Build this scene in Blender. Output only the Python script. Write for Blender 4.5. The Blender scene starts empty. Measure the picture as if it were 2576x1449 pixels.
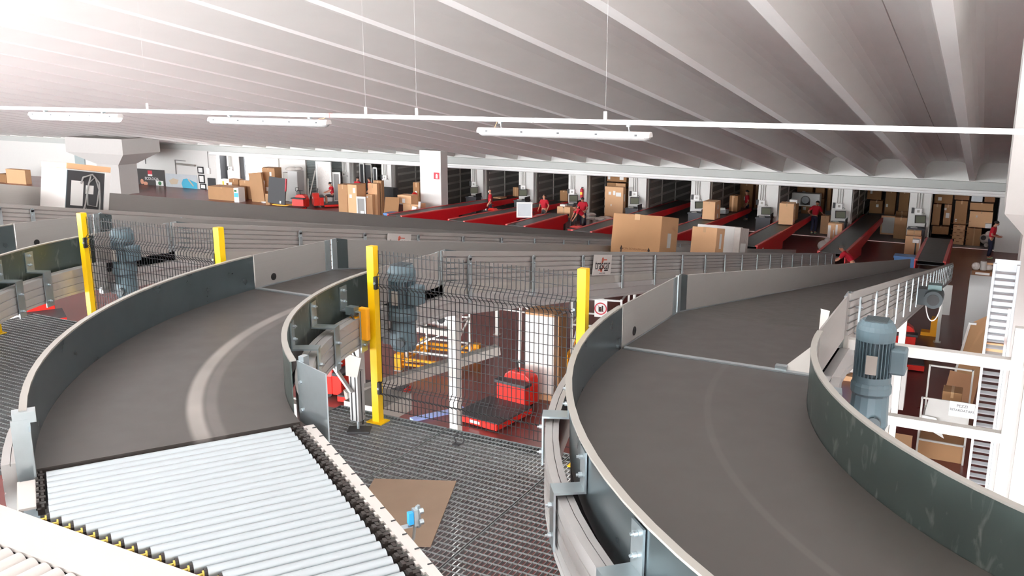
import bpy, math, random
from mathutils import Vector, Matrix
random.seed(7)
SC = bpy.context.scene
COL = SC.collection
PI = math.pi
R = math.radians

# ------------------------------------------------------------------ materials
def lin(h):
    h = h.lstrip('#')
    out = []
    for i in (0, 2, 4):
        c = int(h[i:i+2], 16) / 255
        out.append(c/12.92 if c <= .04045 else ((c+.055)/1.055)**2.4)
    return (*out, 1)

def mat(name, col, rough=.5, metal=0, var=0.0, scale=6.0, bump=0.0, emit=None, estr=0, coat=0, alpha=1, trans=0, stretch=None, rvar=0.0):
    m = bpy.data.materials.new(name); m.use_nodes = True
    nt = m.node_tree; b = nt.nodes['Principled BSDF']
    c = lin(col)
    b.inputs['Base Color'].default_value = c
    b.inputs['Roughness'].default_value = rough
    b.inputs['Metallic'].default_value = metal
    if coat: b.inputs['Coat Weight'].default_value = coat; b.inputs['Coat Roughness'].default_value = .15
    if trans: b.inputs['Transmission Weight'].default_value = trans
    if alpha < 1: b.inputs['Alpha'].default_value = alpha
    if emit:
        b.inputs['Emission Color'].default_value = lin(emit); b.inputs['Emission Strength'].default_value = estr
    if var or bump or rvar:
        tc = nt.nodes.new('ShaderNodeTexCoord'); nz = nt.nodes.new('ShaderNodeTexNoise')
        nz.inputs['Scale'].default_value = scale; nz.inputs['Detail'].default_value = 5
        if stretch:
            mp = nt.nodes.new('ShaderNodeMapping'); mp.inputs['Scale'].default_value = stretch
            nt.links.new(tc.outputs['Object'], mp.inputs['Vector']); nt.links.new(mp.outputs['Vector'], nz.inputs['Vector'])
        else:
            nt.links.new(tc.outputs['Object'], nz.inputs['Vector'])
        if var:
            mx = nt.nodes.new('ShaderNodeMix'); mx.data_type = 'RGBA'
            mx.inputs[6].default_value = tuple(max(0, x*(1-var)) for x in c[:3]) + (1,)
            mx.inputs[7].default_value = tuple(min(1, x*(1+var)) for x in c[:3]) + (1,)
            nt.links.new(nz.outputs['Fac'], mx.inputs[0]); nt.links.new(mx.outputs[2], b.inputs['Base Color'])
        if rvar:
            mr = nt.nodes.new('ShaderNodeMapRange')
            mr.inputs[3].default_value = max(.03, rough-rvar); mr.inputs[4].default_value = min(1, rough+rvar)
            nt.links.new(nz.outputs['Fac'], mr.inputs[0]); nt.links.new(mr.outputs[0], b.inputs['Roughness'])
        if bump:
            bp = nt.nodes.new('ShaderNodeBump'); bp.inputs['Strength'].default_value = bump; bp.inputs['Distance'].default_value = .02
            nt.links.new(nz.outputs['Fac'], bp.inputs['Height']); nt.links.new(bp.outputs['Normal'], b.inputs['Normal'])
    return m

M = {}
M['concrete'] = mat('ceiling_concrete', '#f1efec', .85, var=.05, scale=1.2, bump=.05, stretch=(3, .4, 3))
M['beam_grey'] = mat('beam_paint', '#c2c4c0', .8, var=.03)
M['wall'] = mat('wall_white', '#e2e0dc', .8, var=.02)
M['trimw'] = mat('trim_white', '#f4f3f0', .5)
M['floor'] = mat('floor_resin', '#6d3430', .30, var=.07, scale=.35, rvar=.06)
M['belt'] = mat('belt_rubber', '#37322f', .45, var=.10, scale=9, rvar=.06)
M['galv'] = mat('galvanised', '#aab6ba', .34, .85, var=.10, scale=14, rvar=.10)
M['galvd'] = mat('galvanised_sheet', '#79868a', .30, .92, var=.14, scale=5, rvar=.08)
M['alu'] = mat('aluminium_panel', '#a29e9a', .45, .3, var=.04, scale=3, stretch=(2, .3, 30))
M['alu2'] = mat('aluminium_frame', '#b4b2b0', .42, .45, var=.05, scale=10)
M['plate'] = mat('grey_plate', '#aaa69f', .5, .35, var=.05)
M['zinc'] = mat('zinc_bright', '#b9c4c8', .28, .8, var=.06, scale=20)
M['roller'] = mat('roller_zinc', '#b0b9bd', .28, .5, var=.06, scale=4)
M['cover'] = mat('cover_cream', '#c6c2bd', .5, var=.03)
M['white'] = mat('white_paint', '#d6d5d0', .45)
M['whitep'] = mat('white_profile', '#c4c2bc', .4, .1)
M['bright'] = mat('white_gloss', '#fbfbfa', .4)
M['black'] = mat('black_plastic', '#1c1b1c', .5)
M['chain'] = mat('chain_plastic', '#241d1a', .55, var=.2, scale=30)
M['wire'] = mat('wire_black', '#17181b', .45)
M['dark'] = mat('dark_grey', '#3a3a3c', .6)
M['yellow'] = mat('safety_yellow', '#f7c80a', .38, var=.03)
M['amber'] = mat('amber_yellow', '#f0a417', .45, var=.05)
M['red'] = mat('conveyor_red', '#cf1a24', .35, var=.05)
M['redl'] = mat('red_strip', '#e2605c', .45, var=.04)
M['redf'] = mat('truck_red', '#dd2a20', .35)
M['motor'] = mat('motor_blue_grey', '#54676f', .45, .05, var=.05)
M['card'] = mat('cardboard', '#b08660', .8, var=.06, scale=3)
M['cardl'] = mat('cardboard_pale', '#dcae84', .8, var=.05, scale=3)
M['cardm'] = mat('cardboard_mid', '#9d744f', .85, var=.08, scale=3)
M['cardd'] = mat('cardboard_deep', '#8a6144', .85, var=.08, scale=3)
M['tape'] = mat('packing_tape', '#c9a27a', .3)
M['paper'] = mat('paper_white', '#f1f1ee', .7)
M['print'] = mat('printed_grey', '#8d8c8c', .7)
M['ink'] = mat('ink_black', '#3a2c22', .7)
M['film'] = mat('stretch_film', '#d9d2cc', .18, var=.15, scale=10, bump=.5)
M['trailer'] = mat('trailer_grey', '#9a9590', .6, var=.1)
M['trailerl'] = mat('trailer_rail', '#d0ccc6', .45, .2)
M['trailerd'] = mat('trailer_roof', '#8c8885', .7)
M['skin'] = mat('skin', '#c98d72', .55)
M['shirt'] = mat('shirt_red', '#c4152c', .8, var=.06, scale=20)
M['navy'] = mat('trousers_navy', '#262a44', .85, var=.1, scale=20)
M['grey'] = mat('shorts_grey', '#55565c', .85)
M['hair'] = mat('hair_dark', '#2b221d', .7)
M['hairg'] = mat('hair_grey', '#6b6560', .7)
M['shoe'] = mat('shoe_dark', '#2a2a2c', .6)
M['shoeg'] = mat('shoe_green', '#a8c9a0', .6)
M['mask'] = mat('mask_white', '#f2f5f7', .8)
M['blue'] = mat('bin_blue', '#4f7fb8', .45)
M['bluel'] = mat('foil_blue', '#9fb4ea', .3)
M['cabinet'] = mat('cabinet_grey', '#b3b1af', .5, .1)
M['deskd'] = mat('desk_grey', '#55575c', .6)
M['screen'] = mat('screen_olive', '#6f7262', .2)
M['shutter'] = mat('shutter_grey', '#8a9190', .5, .3)
M['greyw'] = mat('column_grey', '#bdb9b5', .8, var=.03)
M['steelgrey'] = mat('rack_grey', '#b4b8bb', .45, .5)
M['grating'] = mat('grating_zinc', '#84898a', .5, .3, var=.2, scale=6)
M['gratingl'] = mat('grating_rod', '#8f9494', .4, .4, var=.2, scale=6)
M['boardb'] = mat('brown_board', '#8d7663', .85, var=.22, scale=3)
M['litsoft'] = mat('clear_diffuser', '#9d9a99', .25)
M['lip'] = mat('guard_lip', '#a29f98', .42, .35)
M['housing'] = mat('lamp_housing', '#d9d4d1', .5)
M['strip'] = mat('strip_grey_green', '#a7b3b3', .5)
M['glass'] = mat('diffuser', '#f4f6f8', .25)
M['lit'] = mat('lit_diffuser', '#ffffff', .3, emit='#ffffff', estr=6.0)
M['sblue'] = mat('sensor_blue', '#2e9be0', .4)
M['banner'] = mat('banner_dark', '#2b2523', .5, var=.3, scale=1.5)
M['mapg'] = mat('map_grey', '#cfd4d8', .6, var=.08, scale=3)
M['mapb'] = mat('map_blue', '#56bfe0', .6)
M['mapt'] = mat('map_tan', '#d6c3ab', .6)
M['green'] = mat('logo_green', '#3d7d4c', .6)
M['redp'] = mat('sign_red', '#c92a3a', .5)
M['logor'] = mat('logo_red', '#c0614f', .6)
M['plateg'] = mat('sign_grey', '#bdbab6', .5)
M['brass'] = mat('roller_pin', '#d8c060', .35, .6)
M['teal'] = mat('sheet_teal', '#5d7474', .4, .3)
M['outside'] = mat('daylit_panel', '#dfe3e6', .6)
M['cable'] = mat('cable_grey', '#8f8d8b', .5)
M['orangew'] = mat('cable_orange', '#c58a62', .5)
M['fan'] = mat('fan_dark', '#3d474b', .5)

# belt with pale arcs worn by parcels (material of the curved belts; coordinates are the curve's own centre)
def belt_arc(name, arcs):
    m = mat(name, '#3b3633', .45, var=.08, scale=6, rvar=.06)
    nt = m.node_tree; b = nt.nodes['Principled BSDF']
    src = b.inputs['Base Color'].links[0].from_socket
    tc = nt.nodes.new('ShaderNodeTexCoord')
    ln = nt.nodes.new('ShaderNodeVectorMath'); ln.operation = 'LENGTH'
    nt.links.new(tc.outputs['Object'], ln.inputs[0])
    nz = nt.nodes.new('ShaderNodeTexNoise'); nz.inputs['Scale'].default_value = 1.3
    nt.links.new(tc.outputs['Object'], nz.inputs['Vector'])
    prev = None
    for (r, w, s) in arcs:
        sb = nt.nodes.new('ShaderNodeMath'); sb.operation = 'SUBTRACT'; sb.inputs[1].default_value = r
        nt.links.new(ln.outputs['Value'], sb.inputs[0])
        ab = nt.nodes.new('ShaderNodeMath'); ab.operation = 'ABSOLUTE'; nt.links.new(sb.outputs[0], ab.inputs[0])
        mr = nt.nodes.new('ShaderNodeMapRange'); mr.interpolation_type = 'SMOOTHSTEP'
        mr.inputs[1].default_value = w*.35; mr.inputs[2].default_value = w; mr.inputs[3].default_value = s; mr.inputs[4].default_value = 0
        nt.links.new(ab.outputs[0], mr.inputs[0])
        if prev is None: prev = mr.outputs[0]
        else:
            ad = nt.nodes.new('ShaderNodeMath'); ad.operation = 'ADD'
            nt.links.new(prev, ad.inputs[0]); nt.links.new(mr.outputs[0], ad.inputs[1]); prev = ad.outputs[0]
    mu = nt.nodes.new('ShaderNodeMath'); mu.operation = 'MULTIPLY'
    nt.links.new(prev, mu.inputs[0]); nt.links.new(nz.outputs['Fac'], mu.inputs[1])
    mx = nt.nodes.new('ShaderNodeMix'); mx.data_type = 'RGBA'
    mx.inputs[7].default_value = lin('#a39c97')
    nt.links.new(mu.outputs[0], mx.inputs[0]); nt.links.new(src, mx.inputs[6]); nt.links.new(mx.outputs[2], b.inputs['Base Color'])
    return m

# galvanised sheet with scratches and smears
def scratched():
    m = mat('galvanised_scratched', '#66736f', .36, .85, var=.12, scale=4, rvar=.1)
    nt = m.node_tree; b = nt.nodes['Principled BSDF']
    src = b.inputs['Base Color'].links[0].from_socket
    tc = nt.nodes.new('ShaderNodeTexCoord')
    mp = nt.nodes.new('ShaderNodeMapping'); mp.inputs['Scale'].default_value = (3, 3, 1.2); mp.inputs['Rotation'].default_value = (.3, .2, .5)
    nz = nt.nodes.new('ShaderNodeTexNoise'); nz.inputs['Scale'].default_value = 3.5; nz.inputs['Detail'].default_value = 8; nz.inputs['Distortion'].default_value = 1.2
    nt.links.new(tc.outputs['Object'], mp.inputs[0]); nt.links.new(mp.outputs[0], nz.inputs['Vector'])
    mr = nt.nodes.new('ShaderNodeMapRange'); mr.inputs[1].default_value = .58; mr.inputs[2].default_value = .75; mr.inputs[3].default_value = 0; mr.inputs[4].default_value = .5
    nt.links.new(nz.outputs['Fac'], mr.inputs[0])
    mx = nt.nodes.new('ShaderNodeMix'); mx.data_type = 'RGBA'; mx.inputs[7].default_value = lin('#b9c2ba')
    nt.links.new(mr.outputs[0], mx.inputs[0]); nt.links.new(src, mx.inputs[6]); nt.links.new(mx.outputs[2], b.inputs['Base Color'])
    return m
M['scratch'] = scratched()

# ------------------------------------------------------------------ mesh builder
def rz(a):
    return Matrix.Rotation(a, 3, 'Z')

class MB:
    def __init__(s): s.v = []; s.f = []
    def add(s, vs, fs):
        n = len(s.v); s.v += [Vector(v) for v in vs]; s.f += [tuple(n+i for i in f) for f in fs]; return s
    def box(s, c, sz, rot=None):
        c = Vector(c); h = Vector(sz)/2
        pts = [Vector((x*h.x, y*h.y, z*h.z)) for x in (-1, 1) for y in (-1, 1) for z in (-1, 1)]
        if rot is not None:
            m = rz(rot) if isinstance(rot, (int, float)) else rot
            pts = [m @ p for p in pts]
        return s.add([c+p for p in pts], [(0, 1, 3, 2), (4, 6, 7, 5), (0, 4, 5, 1), (2, 3, 7, 6), (0, 2, 6, 4), (1, 5, 7, 3)])
    def b2(s, x0, x1, y0, y1, z0, z1):
        return s.box(((x0+x1)/2, (y0+y1)/2, (z0+z1)/2), (abs(x1-x0), abs(y1-y0), abs(z1-z0)))
    def bar(s, p0, p1, w, h, up=(0, 0, 1)):
        p0 = Vector(p0); p1 = Vector(p1); d = (p1-p0); L = d.length; d.normalize()
        u = Vector(up)
        if abs(d.dot(u)) > .97: u = Vector((0, 1, 0)) if abs(d.y) < .9 else Vector((1, 0, 0))
        sx = d.cross(u).normalized(); uz = sx.cross(d).normalized()
        m = Matrix((sx, d, uz)).transposed()
        return s.box((p0+p1)/2, (w, L, h), m)
    def cyl(s, p0, p1, r, n=12, r2=None, caps=True):
        p0 = Vector(p0); p1 = Vector(p1); d = (p1-p0).normalized()
        a = d.orthogonal().normalized(); b = d.cross(a)
        r2 = r if r2 is None else r2
        vs = []
        for p, rr in ((p0, r), (p1, r2)):
            for i in range(n):
                t = 2*PI*i/n; vs.append(p + (a*math.cos(t)+b*math.sin(t))*rr)
        fs = [(i, (i+1) % n, n+(i+1) % n, n+i) for i in range(n)]
        if caps: fs += [tuple(range(n-1, -1, -1)), tuple(range(n, 2*n))]
        return s.add(vs, fs)
    def tube(s, path, r, n=8):
        path = [Vector(p) for p in path]
        rings = []
        a = None
        for i, p in enumerate(path):
            d = (path[min(i+1, len(path)-1)]-path[max(i-1, 0)]).normalized()
            if a is None: a = d.orthogonal().normalized()
            else: a = (a - d*a.dot(d)).normalized()
            b = d.cross(a)
            rings.append([p+(a*math.cos(2*PI*k/n)+b*math.sin(2*PI*k/n))*r for k in range(n)])
        return s.loft(rings)
    def loft(s, rings, closed=True, caps=True):
        n = len(rings[0]); vs = [p for r in rings for p in r]; fs = []
        for i in range(len(rings)-1):
            for k in range(n if closed else n-1):
                a = i*n+k; b = i*n+(k+1) % n
                fs.append((a, b, b+n, a+n))
        if caps and closed:
            fs.append(tuple(range(n-1, -1, -1))); o = (len(rings)-1)*n; fs.append(tuple(range(o, o+n)))
        return s.add(vs, fs)
    def prism(s, poly, vec):
        vec = Vector(vec); poly = [Vector(p) for p in poly]
        return s.loft([poly, [p+vec for p in poly]])
    def ball(s, c, r, n=10, m=6, sc=(1, 1, 1)):
        c = Vector(c); rings = []
        for i in range(m+1):
            t = PI*i/m
            rings.append([c+Vector((max(math.sin(t), .02)*math.cos(2*PI*k/n)*r*sc[0], max(math.sin(t), .02)*math.sin(2*PI*k/n)*r*sc[1], math.cos(t)*r*sc[2])) for k in range(n)])
        return s.loft(rings)
    def build(s, name, m, parent=None, world=False, bevel=0, smooth=False):
        if parent is not None and world:
            off = parent.location; vs = [v-off for v in s.v]
        else: vs = s.v
        me = bpy.data.meshes.new(name); me.from_pydata([tuple(v) for v in vs], [], s.f); me.validate()
        import bmesh
        bm = bmesh.new(); bm.from_mesh(me); bmesh.ops.recalc_face_normals(bm, faces=bm.faces); bm.to_mesh(me); bm.free()
        if isinstance(m, str): m = M[m]
        me.materials.append(m)
        if smooth:
            for p in me.polygons: p.use_smooth = True
            try: me.set_sharp_from_angle(angle=R(40))
            except Exception: pass
        o = bpy.data.objects.new(name, me); COL.objects.link(o)
        if parent is not None: o.parent = parent
        if bevel:
            md = o.modifiers.new('bevel', 'BEVEL'); md.width = bevel; md.segments = 2; md.limit_method = 'ANGLE'
        return o

def tag(o, label, cat, group=None):
    o['label'] = label; o['category'] = cat
    if group: o['group'] = group
    return o
def thing(name, label, cat, loc=(0, 0, 0), rot=0, group=None):
    o = bpy.data.objects.new(name, None); COL.objects.link(o); o.empty_display_size = .2
    o.location = loc; o.rotation_euler = (0, 0, rot)
    return tag(o, label, cat, group)
def single(mb, name, m, label, cat, group=None, bevel=0, smooth=False):
    xs = [v.x for v in mb.v]; ys = [v.y for v in mb.v]; zs = [v.z for v in mb.v]
    c = Vector(((min(xs)+max(xs))/2, (min(ys)+max(ys))/2, min(zs)))
    for v in mb.v: v -= c
    o = mb.build(name, m, bevel=bevel, smooth=smooth); o.location = c
    return tag(o, label, cat, group)
def struct(mb, name, m, bevel=0):
    o = mb.build(name, m, bevel=bevel); o['kind'] = 'structure'; return o
def text(name, body, size, loc, rot, m, parent=None, align='CENTER', ext=.001, world=True, sx=1):
    cu = bpy.data.curves.new(name, 'FONT'); cu.body = body; cu.size = size; cu.align_x = align; cu.align_y = 'CENTER'; cu.extrude = ext
    tmp = bpy.data.objects.new(name, cu); COL.objects.link(tmp)
    me = bpy.data.meshes.new_from_object(tmp.evaluated_get(bpy.context.evaluated_depsgraph_get()))
    bpy.data.objects.remove(tmp); bpy.data.curves.remove(cu); me.materials.clear(); me.materials.append(M[m])
    o = bpy.data.objects.new(name, me); COL.objects.link(o)
    o.rotation_euler = rot; o.scale = (sx, 1, 1)
    if parent is not None:
        o.parent = parent; o.location = Vector(loc) - (parent.location if world else Vector())
    else: o.location = loc
    return o
def dup(root, loc, rot=None, label=None, group=None):
    r = root.copy(); COL.objects.link(r); r.location = loc
    if rot is not None: r.rotation_euler = (0, 0, rot)
    if label: r['label'] = label
    if group: r['group'] = group
    for ch in list(root.children):
        c = ch.copy(); COL.objects.link(c); c.parent = r
        for g in list(ch.children):
            d = g.copy(); COL.objects.link(d); d.parent = c
    return r
# ------------------------------------------------------------------ camera, render look
cam = bpy.data.cameras.new('camera'); co = bpy.data.objects.new('camera', cam); COL.objects.link(co)
cam.sensor_width = 36; cam.lens = 36*2240/2576; cam.clip_start = .1; cam.clip_end = 300
EYE = 8.3
co.location = (0, 0, EYE); co.rotation_euler = (R(90-13.1785), 0, R(28.2471))
SC.camera = co
SC.view_settings.view_transform = 'Standard'; SC.view_settings.look = 'None'
SC.view_settings.exposure = 0.5; SC.view_settings.gamma = 1; SC.view_settings.use_curve_mapping = False
try:
    SC.cycles.use_denoising = True; SC.cycles.max_bounces = 8; SC.cycles.diffuse_bounces = 5
    SC.cycles.sample_clamp_indirect = 6; SC.cycles.caustics_reflective = False; SC.cycles.caustics_refractive = False
except Exception: pass

# daylight: overcast sky reaching the hall through its open rear and left sides
w = bpy.data.worlds.new('sky'); SC.world = w; w.use_nodes = True
bg = w.node_tree.nodes['Background']; bg.inputs[0].default_value = (.93, .97, 1, 1)
_n = w.node_tree.nodes; _l = w.node_tree.links          # overcast sky above; lower half made brighter to lift the ceiling
_tc = _n.new('ShaderNodeTexCoord'); _sx = _n.new('ShaderNodeSeparateXYZ'); _mr = _n.new('ShaderNodeMapRange')
_mr.inputs[1].default_value = -.12; _mr.inputs[2].default_value = .10; _mr.inputs[3].default_value = 19.5; _mr.inputs[4].default_value = 12.0
_l.new(_tc.outputs['Generated'], _sx.inputs[0]); _l.new(_sx.outputs['Z'], _mr.inputs[0]); _l.new(_mr.outputs[0], bg.inputs[1])

# ------------------------------------------------------------------ the hall
WY = 49.5
XL, XR, YB = -92.0, 9.0, -13.0
S_ROOF = .163
def zrib(y): return 3.43 + S_ROOF*(WY-y)

struct(MB().b2(XL, XR, YB, WY+.3, -.2, 0), 'floor', 'floor')

prof = []
k0 = int((XR+.82)/2.32)+1
xs = [-.82+2.32*k for k in range(k0, -40, -1)]
prof.append((XR, .92))
for i, x in enumerate(xs):
    if x > XR-.6 or x < XL+.6: continue
    for dx, dz in ((.62, .92), (.42, .87), (.29, .76), (.22, .58), (.18, .3), (.13, 0), (-.13, 0), (-.18, .3), (-.22, .58), (-.29, .76), (-.42, .87), (-.62, .92)):
        prof.append((x+dx, dz))
    if int(round((x+.82)/-2.32)) % 2 == 0:
        j = x-1.16
        prof += [(j+.014, .92), (j+.014, .965), (j-.014, .965), (j-.014, .92)]
prof.append((XL, .92))
YS = [YB, 5, 20, 35, WY+.1]
rings = [[Vector((x, y, zrib(y)+dz)) for x, dz in prof] for y in YS]
struct(MB().loft(rings, closed=False, caps=False), 'ceiling', 'concrete')
# roof slab above the ribbed underside
struct(MB().prism([(XL, YB, zrib(YB)+1.0), (XL, WY+.1, zrib(WY)+1.0), (XL, WY+.1, zrib(WY)+1.2), (XL, YB, zrib(YB)+1.2)], (XR-XL, 0, 0)), 'roof_slab', 'concrete')

# dock bays, numbered from the right end of the wall: (x0, x1)
BAYS = [(-2.55, .5), (-6.33, -3.55), (-10.13, -7.31), (-13.92, -11.2), (-17.69, -15.0), (-21.46, -18.79), (-25.08, -22.68),
        (-28.7, -26.1), (-32.2, -29.6), (-35.9, -33.2), (-39.45, -36.7), (-43.4, -40.1), (-52.2, -47.5)]
ZT = 2.78
mb = MB(); edge = XR
for (a, b) in BAYS:
    mb.b2(b, edge, WY, WY+.35, 0, ZT); edge = a
mb.b2(XL, edge, WY, WY+.35, 0, ZT)
mb.b2(XL, XR, WY, WY+.35, ZT, 4.6)
struct(mb, 'wall_back', 'wall')
struct(MB().b2(XL, XR, WY-.22, WY-.003, 3.0, 3.40), 'trim_1', 'beam_grey')          # edge beam under the ribs
mb = MB().b2(-52.6, .75, WY-.26, WY-.003, 2.80, 2.985)
mb.cyl((-52.6, WY-.22, 2.80), (.75, WY-.22, 2.80), .09, 10)
struct(mb, 'trim_2', 'trimw')                                                 # white lintel over the docks
struct(MB().b2(XR, XR+.3, YB, WY+.3, -.2, zrib(YB)+1), 'wall_right', 'wall')
struct(MB().b2(XL-.3, XL, 12, WY+.3, -.2, zrib(12)+1), 'wall_left', 'wall')  # unseen end wall, added to cut daylight from the left
# unseen rear wall: solid right, open below, top band shaped to shade upward faces
struct(MB().b2(3.5, XR, YB-.3, YB, -.2, zrib(YB)+1).b2(XL, 3.5, YB-.3, YB, 9.0, zrib(YB)+1), 'wall_rear', 'wall')

# free-standing grey panel pieces on the left part of the dock wall
mb = MB().b2(-68.6, -67.4, WY-.12, WY-.003, 0, 3.0)
struct(mb, 'trim_3', 'strip')
mb = MB()
for x in (-64.6, -45.9): mb.b2(x-.03, x+.03, WY-.05, WY-.003, 0, 3.0)
struct(mb, 'trim_4', 'plate')

def column(name, label, x0, x1, y0, y1, z1, capx0=None, capx1=None, capz=(0, 0), m='wall'):
    pass

# ------------------------------------------------------------------ conveyors
ZM = 5.35      # platform
ZB = 6.30      # belt level on the platform
GH = .335      # side guard height
def arc_pts(cx, cy, r, z, a): return Vector((cx+r*math.cos(R(a)), cy+r*math.sin(R(a)), z))
def ring_sweep(cx, cy, prof, a0, a1, step=3.0):
    n = max(2, int(abs(a1-a0)/step)+1)
    return [[arc_pts(cx, cy, r, z, a0+(a1-a0)*i/n) for r, z in prof] for i in range(n+1)]
ARC1 = belt_arc('belt_rubber_worn', [(3.655, .065, .95), (3.56, .05, .25), (3.03, .05, .8)])
ARC2 = belt_arc('belt_rubber_plain', [(3.6, .03, .10), (2.95, .03, .08)])

def bracket_mb(cx, cy, a, rg, rf, zt, zb, outward=1):
    # flat galvanised bar: up the guard, across the frame, down its outer face
    t = .008; w = .055
    c = Vector((math.cos(R(a)), math.sin(R(a)), 0)); n = Vector((-c.y, c.x, 0))
    def P(r, z): return Vector((cx, cy, z)) + c*r
    mb = MB()
    s = outward
    pts = [(rg+s*.004, zt), (rg+s*.004, 6.375), (rf+s*.012, 6.375), (rf+s*.012, zb)]
    pts2 = [(rg+s*.014, zt), (rg+s*.014, 6.387), (rf+s*.022, 6.387), (rf+s*.022, zb)]
    A = [P(*p)-n*w for p in pts]; B = [P(*p)-n*w for p in pts2]
    for i in range(3):
        poly = [A[i], A[i+1], B[i+1], B[i]]
        mb.prism(poly, n*w*2)
    return mb, c, n

def curve_conveyor(name, label, cx, cy, rin, rout, a0, a1, beltmat, brk_out, brk_in, guard_out=None, guard_in=None, group=None):
    t = thing(name, label, 'conveyor', (cx, cy, ZM), group=group)
    # belt in local coordinates so that the wear arcs follow the centre
    mb = MB().loft([[Vector((r*math.cos(R(a)), r*math.sin(R(a)), z-ZM)) for r, z in ((rin, ZB), (rout, ZB), (rout, ZB-.03), (rin, ZB-.03))] for a in [a0+(a1-a0)*i/40 for i in range(41)]])
    mb.build('belt', beltmat, t)
    go = guard_out or (a0, a1); gi = guard_in or (a0, a1)
    zt = ZB+GH
    g1 = MB().loft(ring_sweep(cx, cy, [(rout+.002, ZB-.05), (rout+.008, ZB-.05), (rout+.008, zt-.01), (rout+.002, zt-.01)], *go)).build('outer_guard', 'galvd', t, True, smooth=True)
    MB().loft(ring_sweep(cx, cy, [(rout-.002, zt-.012), (rout+.036, zt-.012), (rout+.036, zt), (rout-.002, zt)], *go)).build('guard_lip', 'lip', t, True, smooth=True).parent = g1
    g2 = MB().loft(ring_sweep(cx, cy, [(rin-.002, ZB-.10), (rin-.008, ZB-.10), (rin-.008, zt-.01), (rin-.002, zt-.01)], *gi)).build('inner_guard', 'scratch', t, True, smooth=True)
    MB().loft(ring_sweep(cx, cy, [(rin+.002, zt-.012), (rin-.036, zt-.012), (rin-.036, zt), (rin+.002, zt)], *gi)).build('guard_lip', 'lip', t, True, smooth=True).parent = g2
    def fr(r0, r1, s, ng=4, zb=6.0):
        p = [(r0, 6.353), (r0+(r1-r0)*.42, 6.353), (r0+(r1-r0)*.42, 6.340), (r0+(r1-r0)*.47, 6.340), (r0+(r1-r0)*.47, 6.353), (r1, 6.353)]
        z = 6.353
        for g in range(ng):
            z -= .075
            p += [(r1, z), (r1-s*.008, z-.002), (r1-s*.008, z-.010), (r1, z-.012)]
        p += [(r1, zb), (r0, zb)]
        return p
    MB().loft(ring_sweep(cx, cy, fr(rout+.07, rout+.148, 1), *go)).build('outer_frame', 'alu2', t, True, smooth=True)
    MB().loft(ring_sweep(cx, cy, [(r, z-.03) for r, z in fr(rin-.07, rin-.185, -1, 3, 6.09)], *gi)).build('inner_frame', 'alu2', t, True, smooth=True)
    MB().loft(ring_sweep(cx, cy, [(rin, ZB-.2), (rout, ZB-.2), (rout, ZB-.22), (rin, ZB-.22)], a0, a1)).build('underpan', 'dark', t, True)
    for (lst, rg, rf, s) in ((brk_out, rout+.008, rout+.148, 1), (brk_in, rin-.008, rin-.185, -1)):
        for a in lst:
            mb, c, n = bracket_mb(cx, cy, a, rg, rf, zt-.05, 6.08 if s > 0 else 6.02, s)
            b = mb.build('bracket', 'galv', t, True)
            for r, z in ((rg+s*.015, zt-.09), (rg+s*.015, 6.45), (rf+s*.023, 6.30 if s > 0 else 6.25), (rf+s*.023, 6.14 if s > 0 else 6.08)):
                p = Vector((cx, cy, z))+c*r
                bo = MB().cyl(p, p+c*s*.018, .014, 8).cyl(p+c*s*.017, p+c*s*.03, .007, 6).build('bolt', 'zinc', t, True); bo.parent = b
    return t

# straight inclined lines: level shelf, then a long slope down to the docks
Y_KNEE = 7.50; SL = .171; Y_END = 39.0
def zl(y, zk=ZB-.03, sl=SL):
    return ZB + (zk-ZB)*(y-6.3)/(Y_KNEE-6.3) if y <= Y_KNEE else zk - sl*(y-Y_KNEE)

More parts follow.
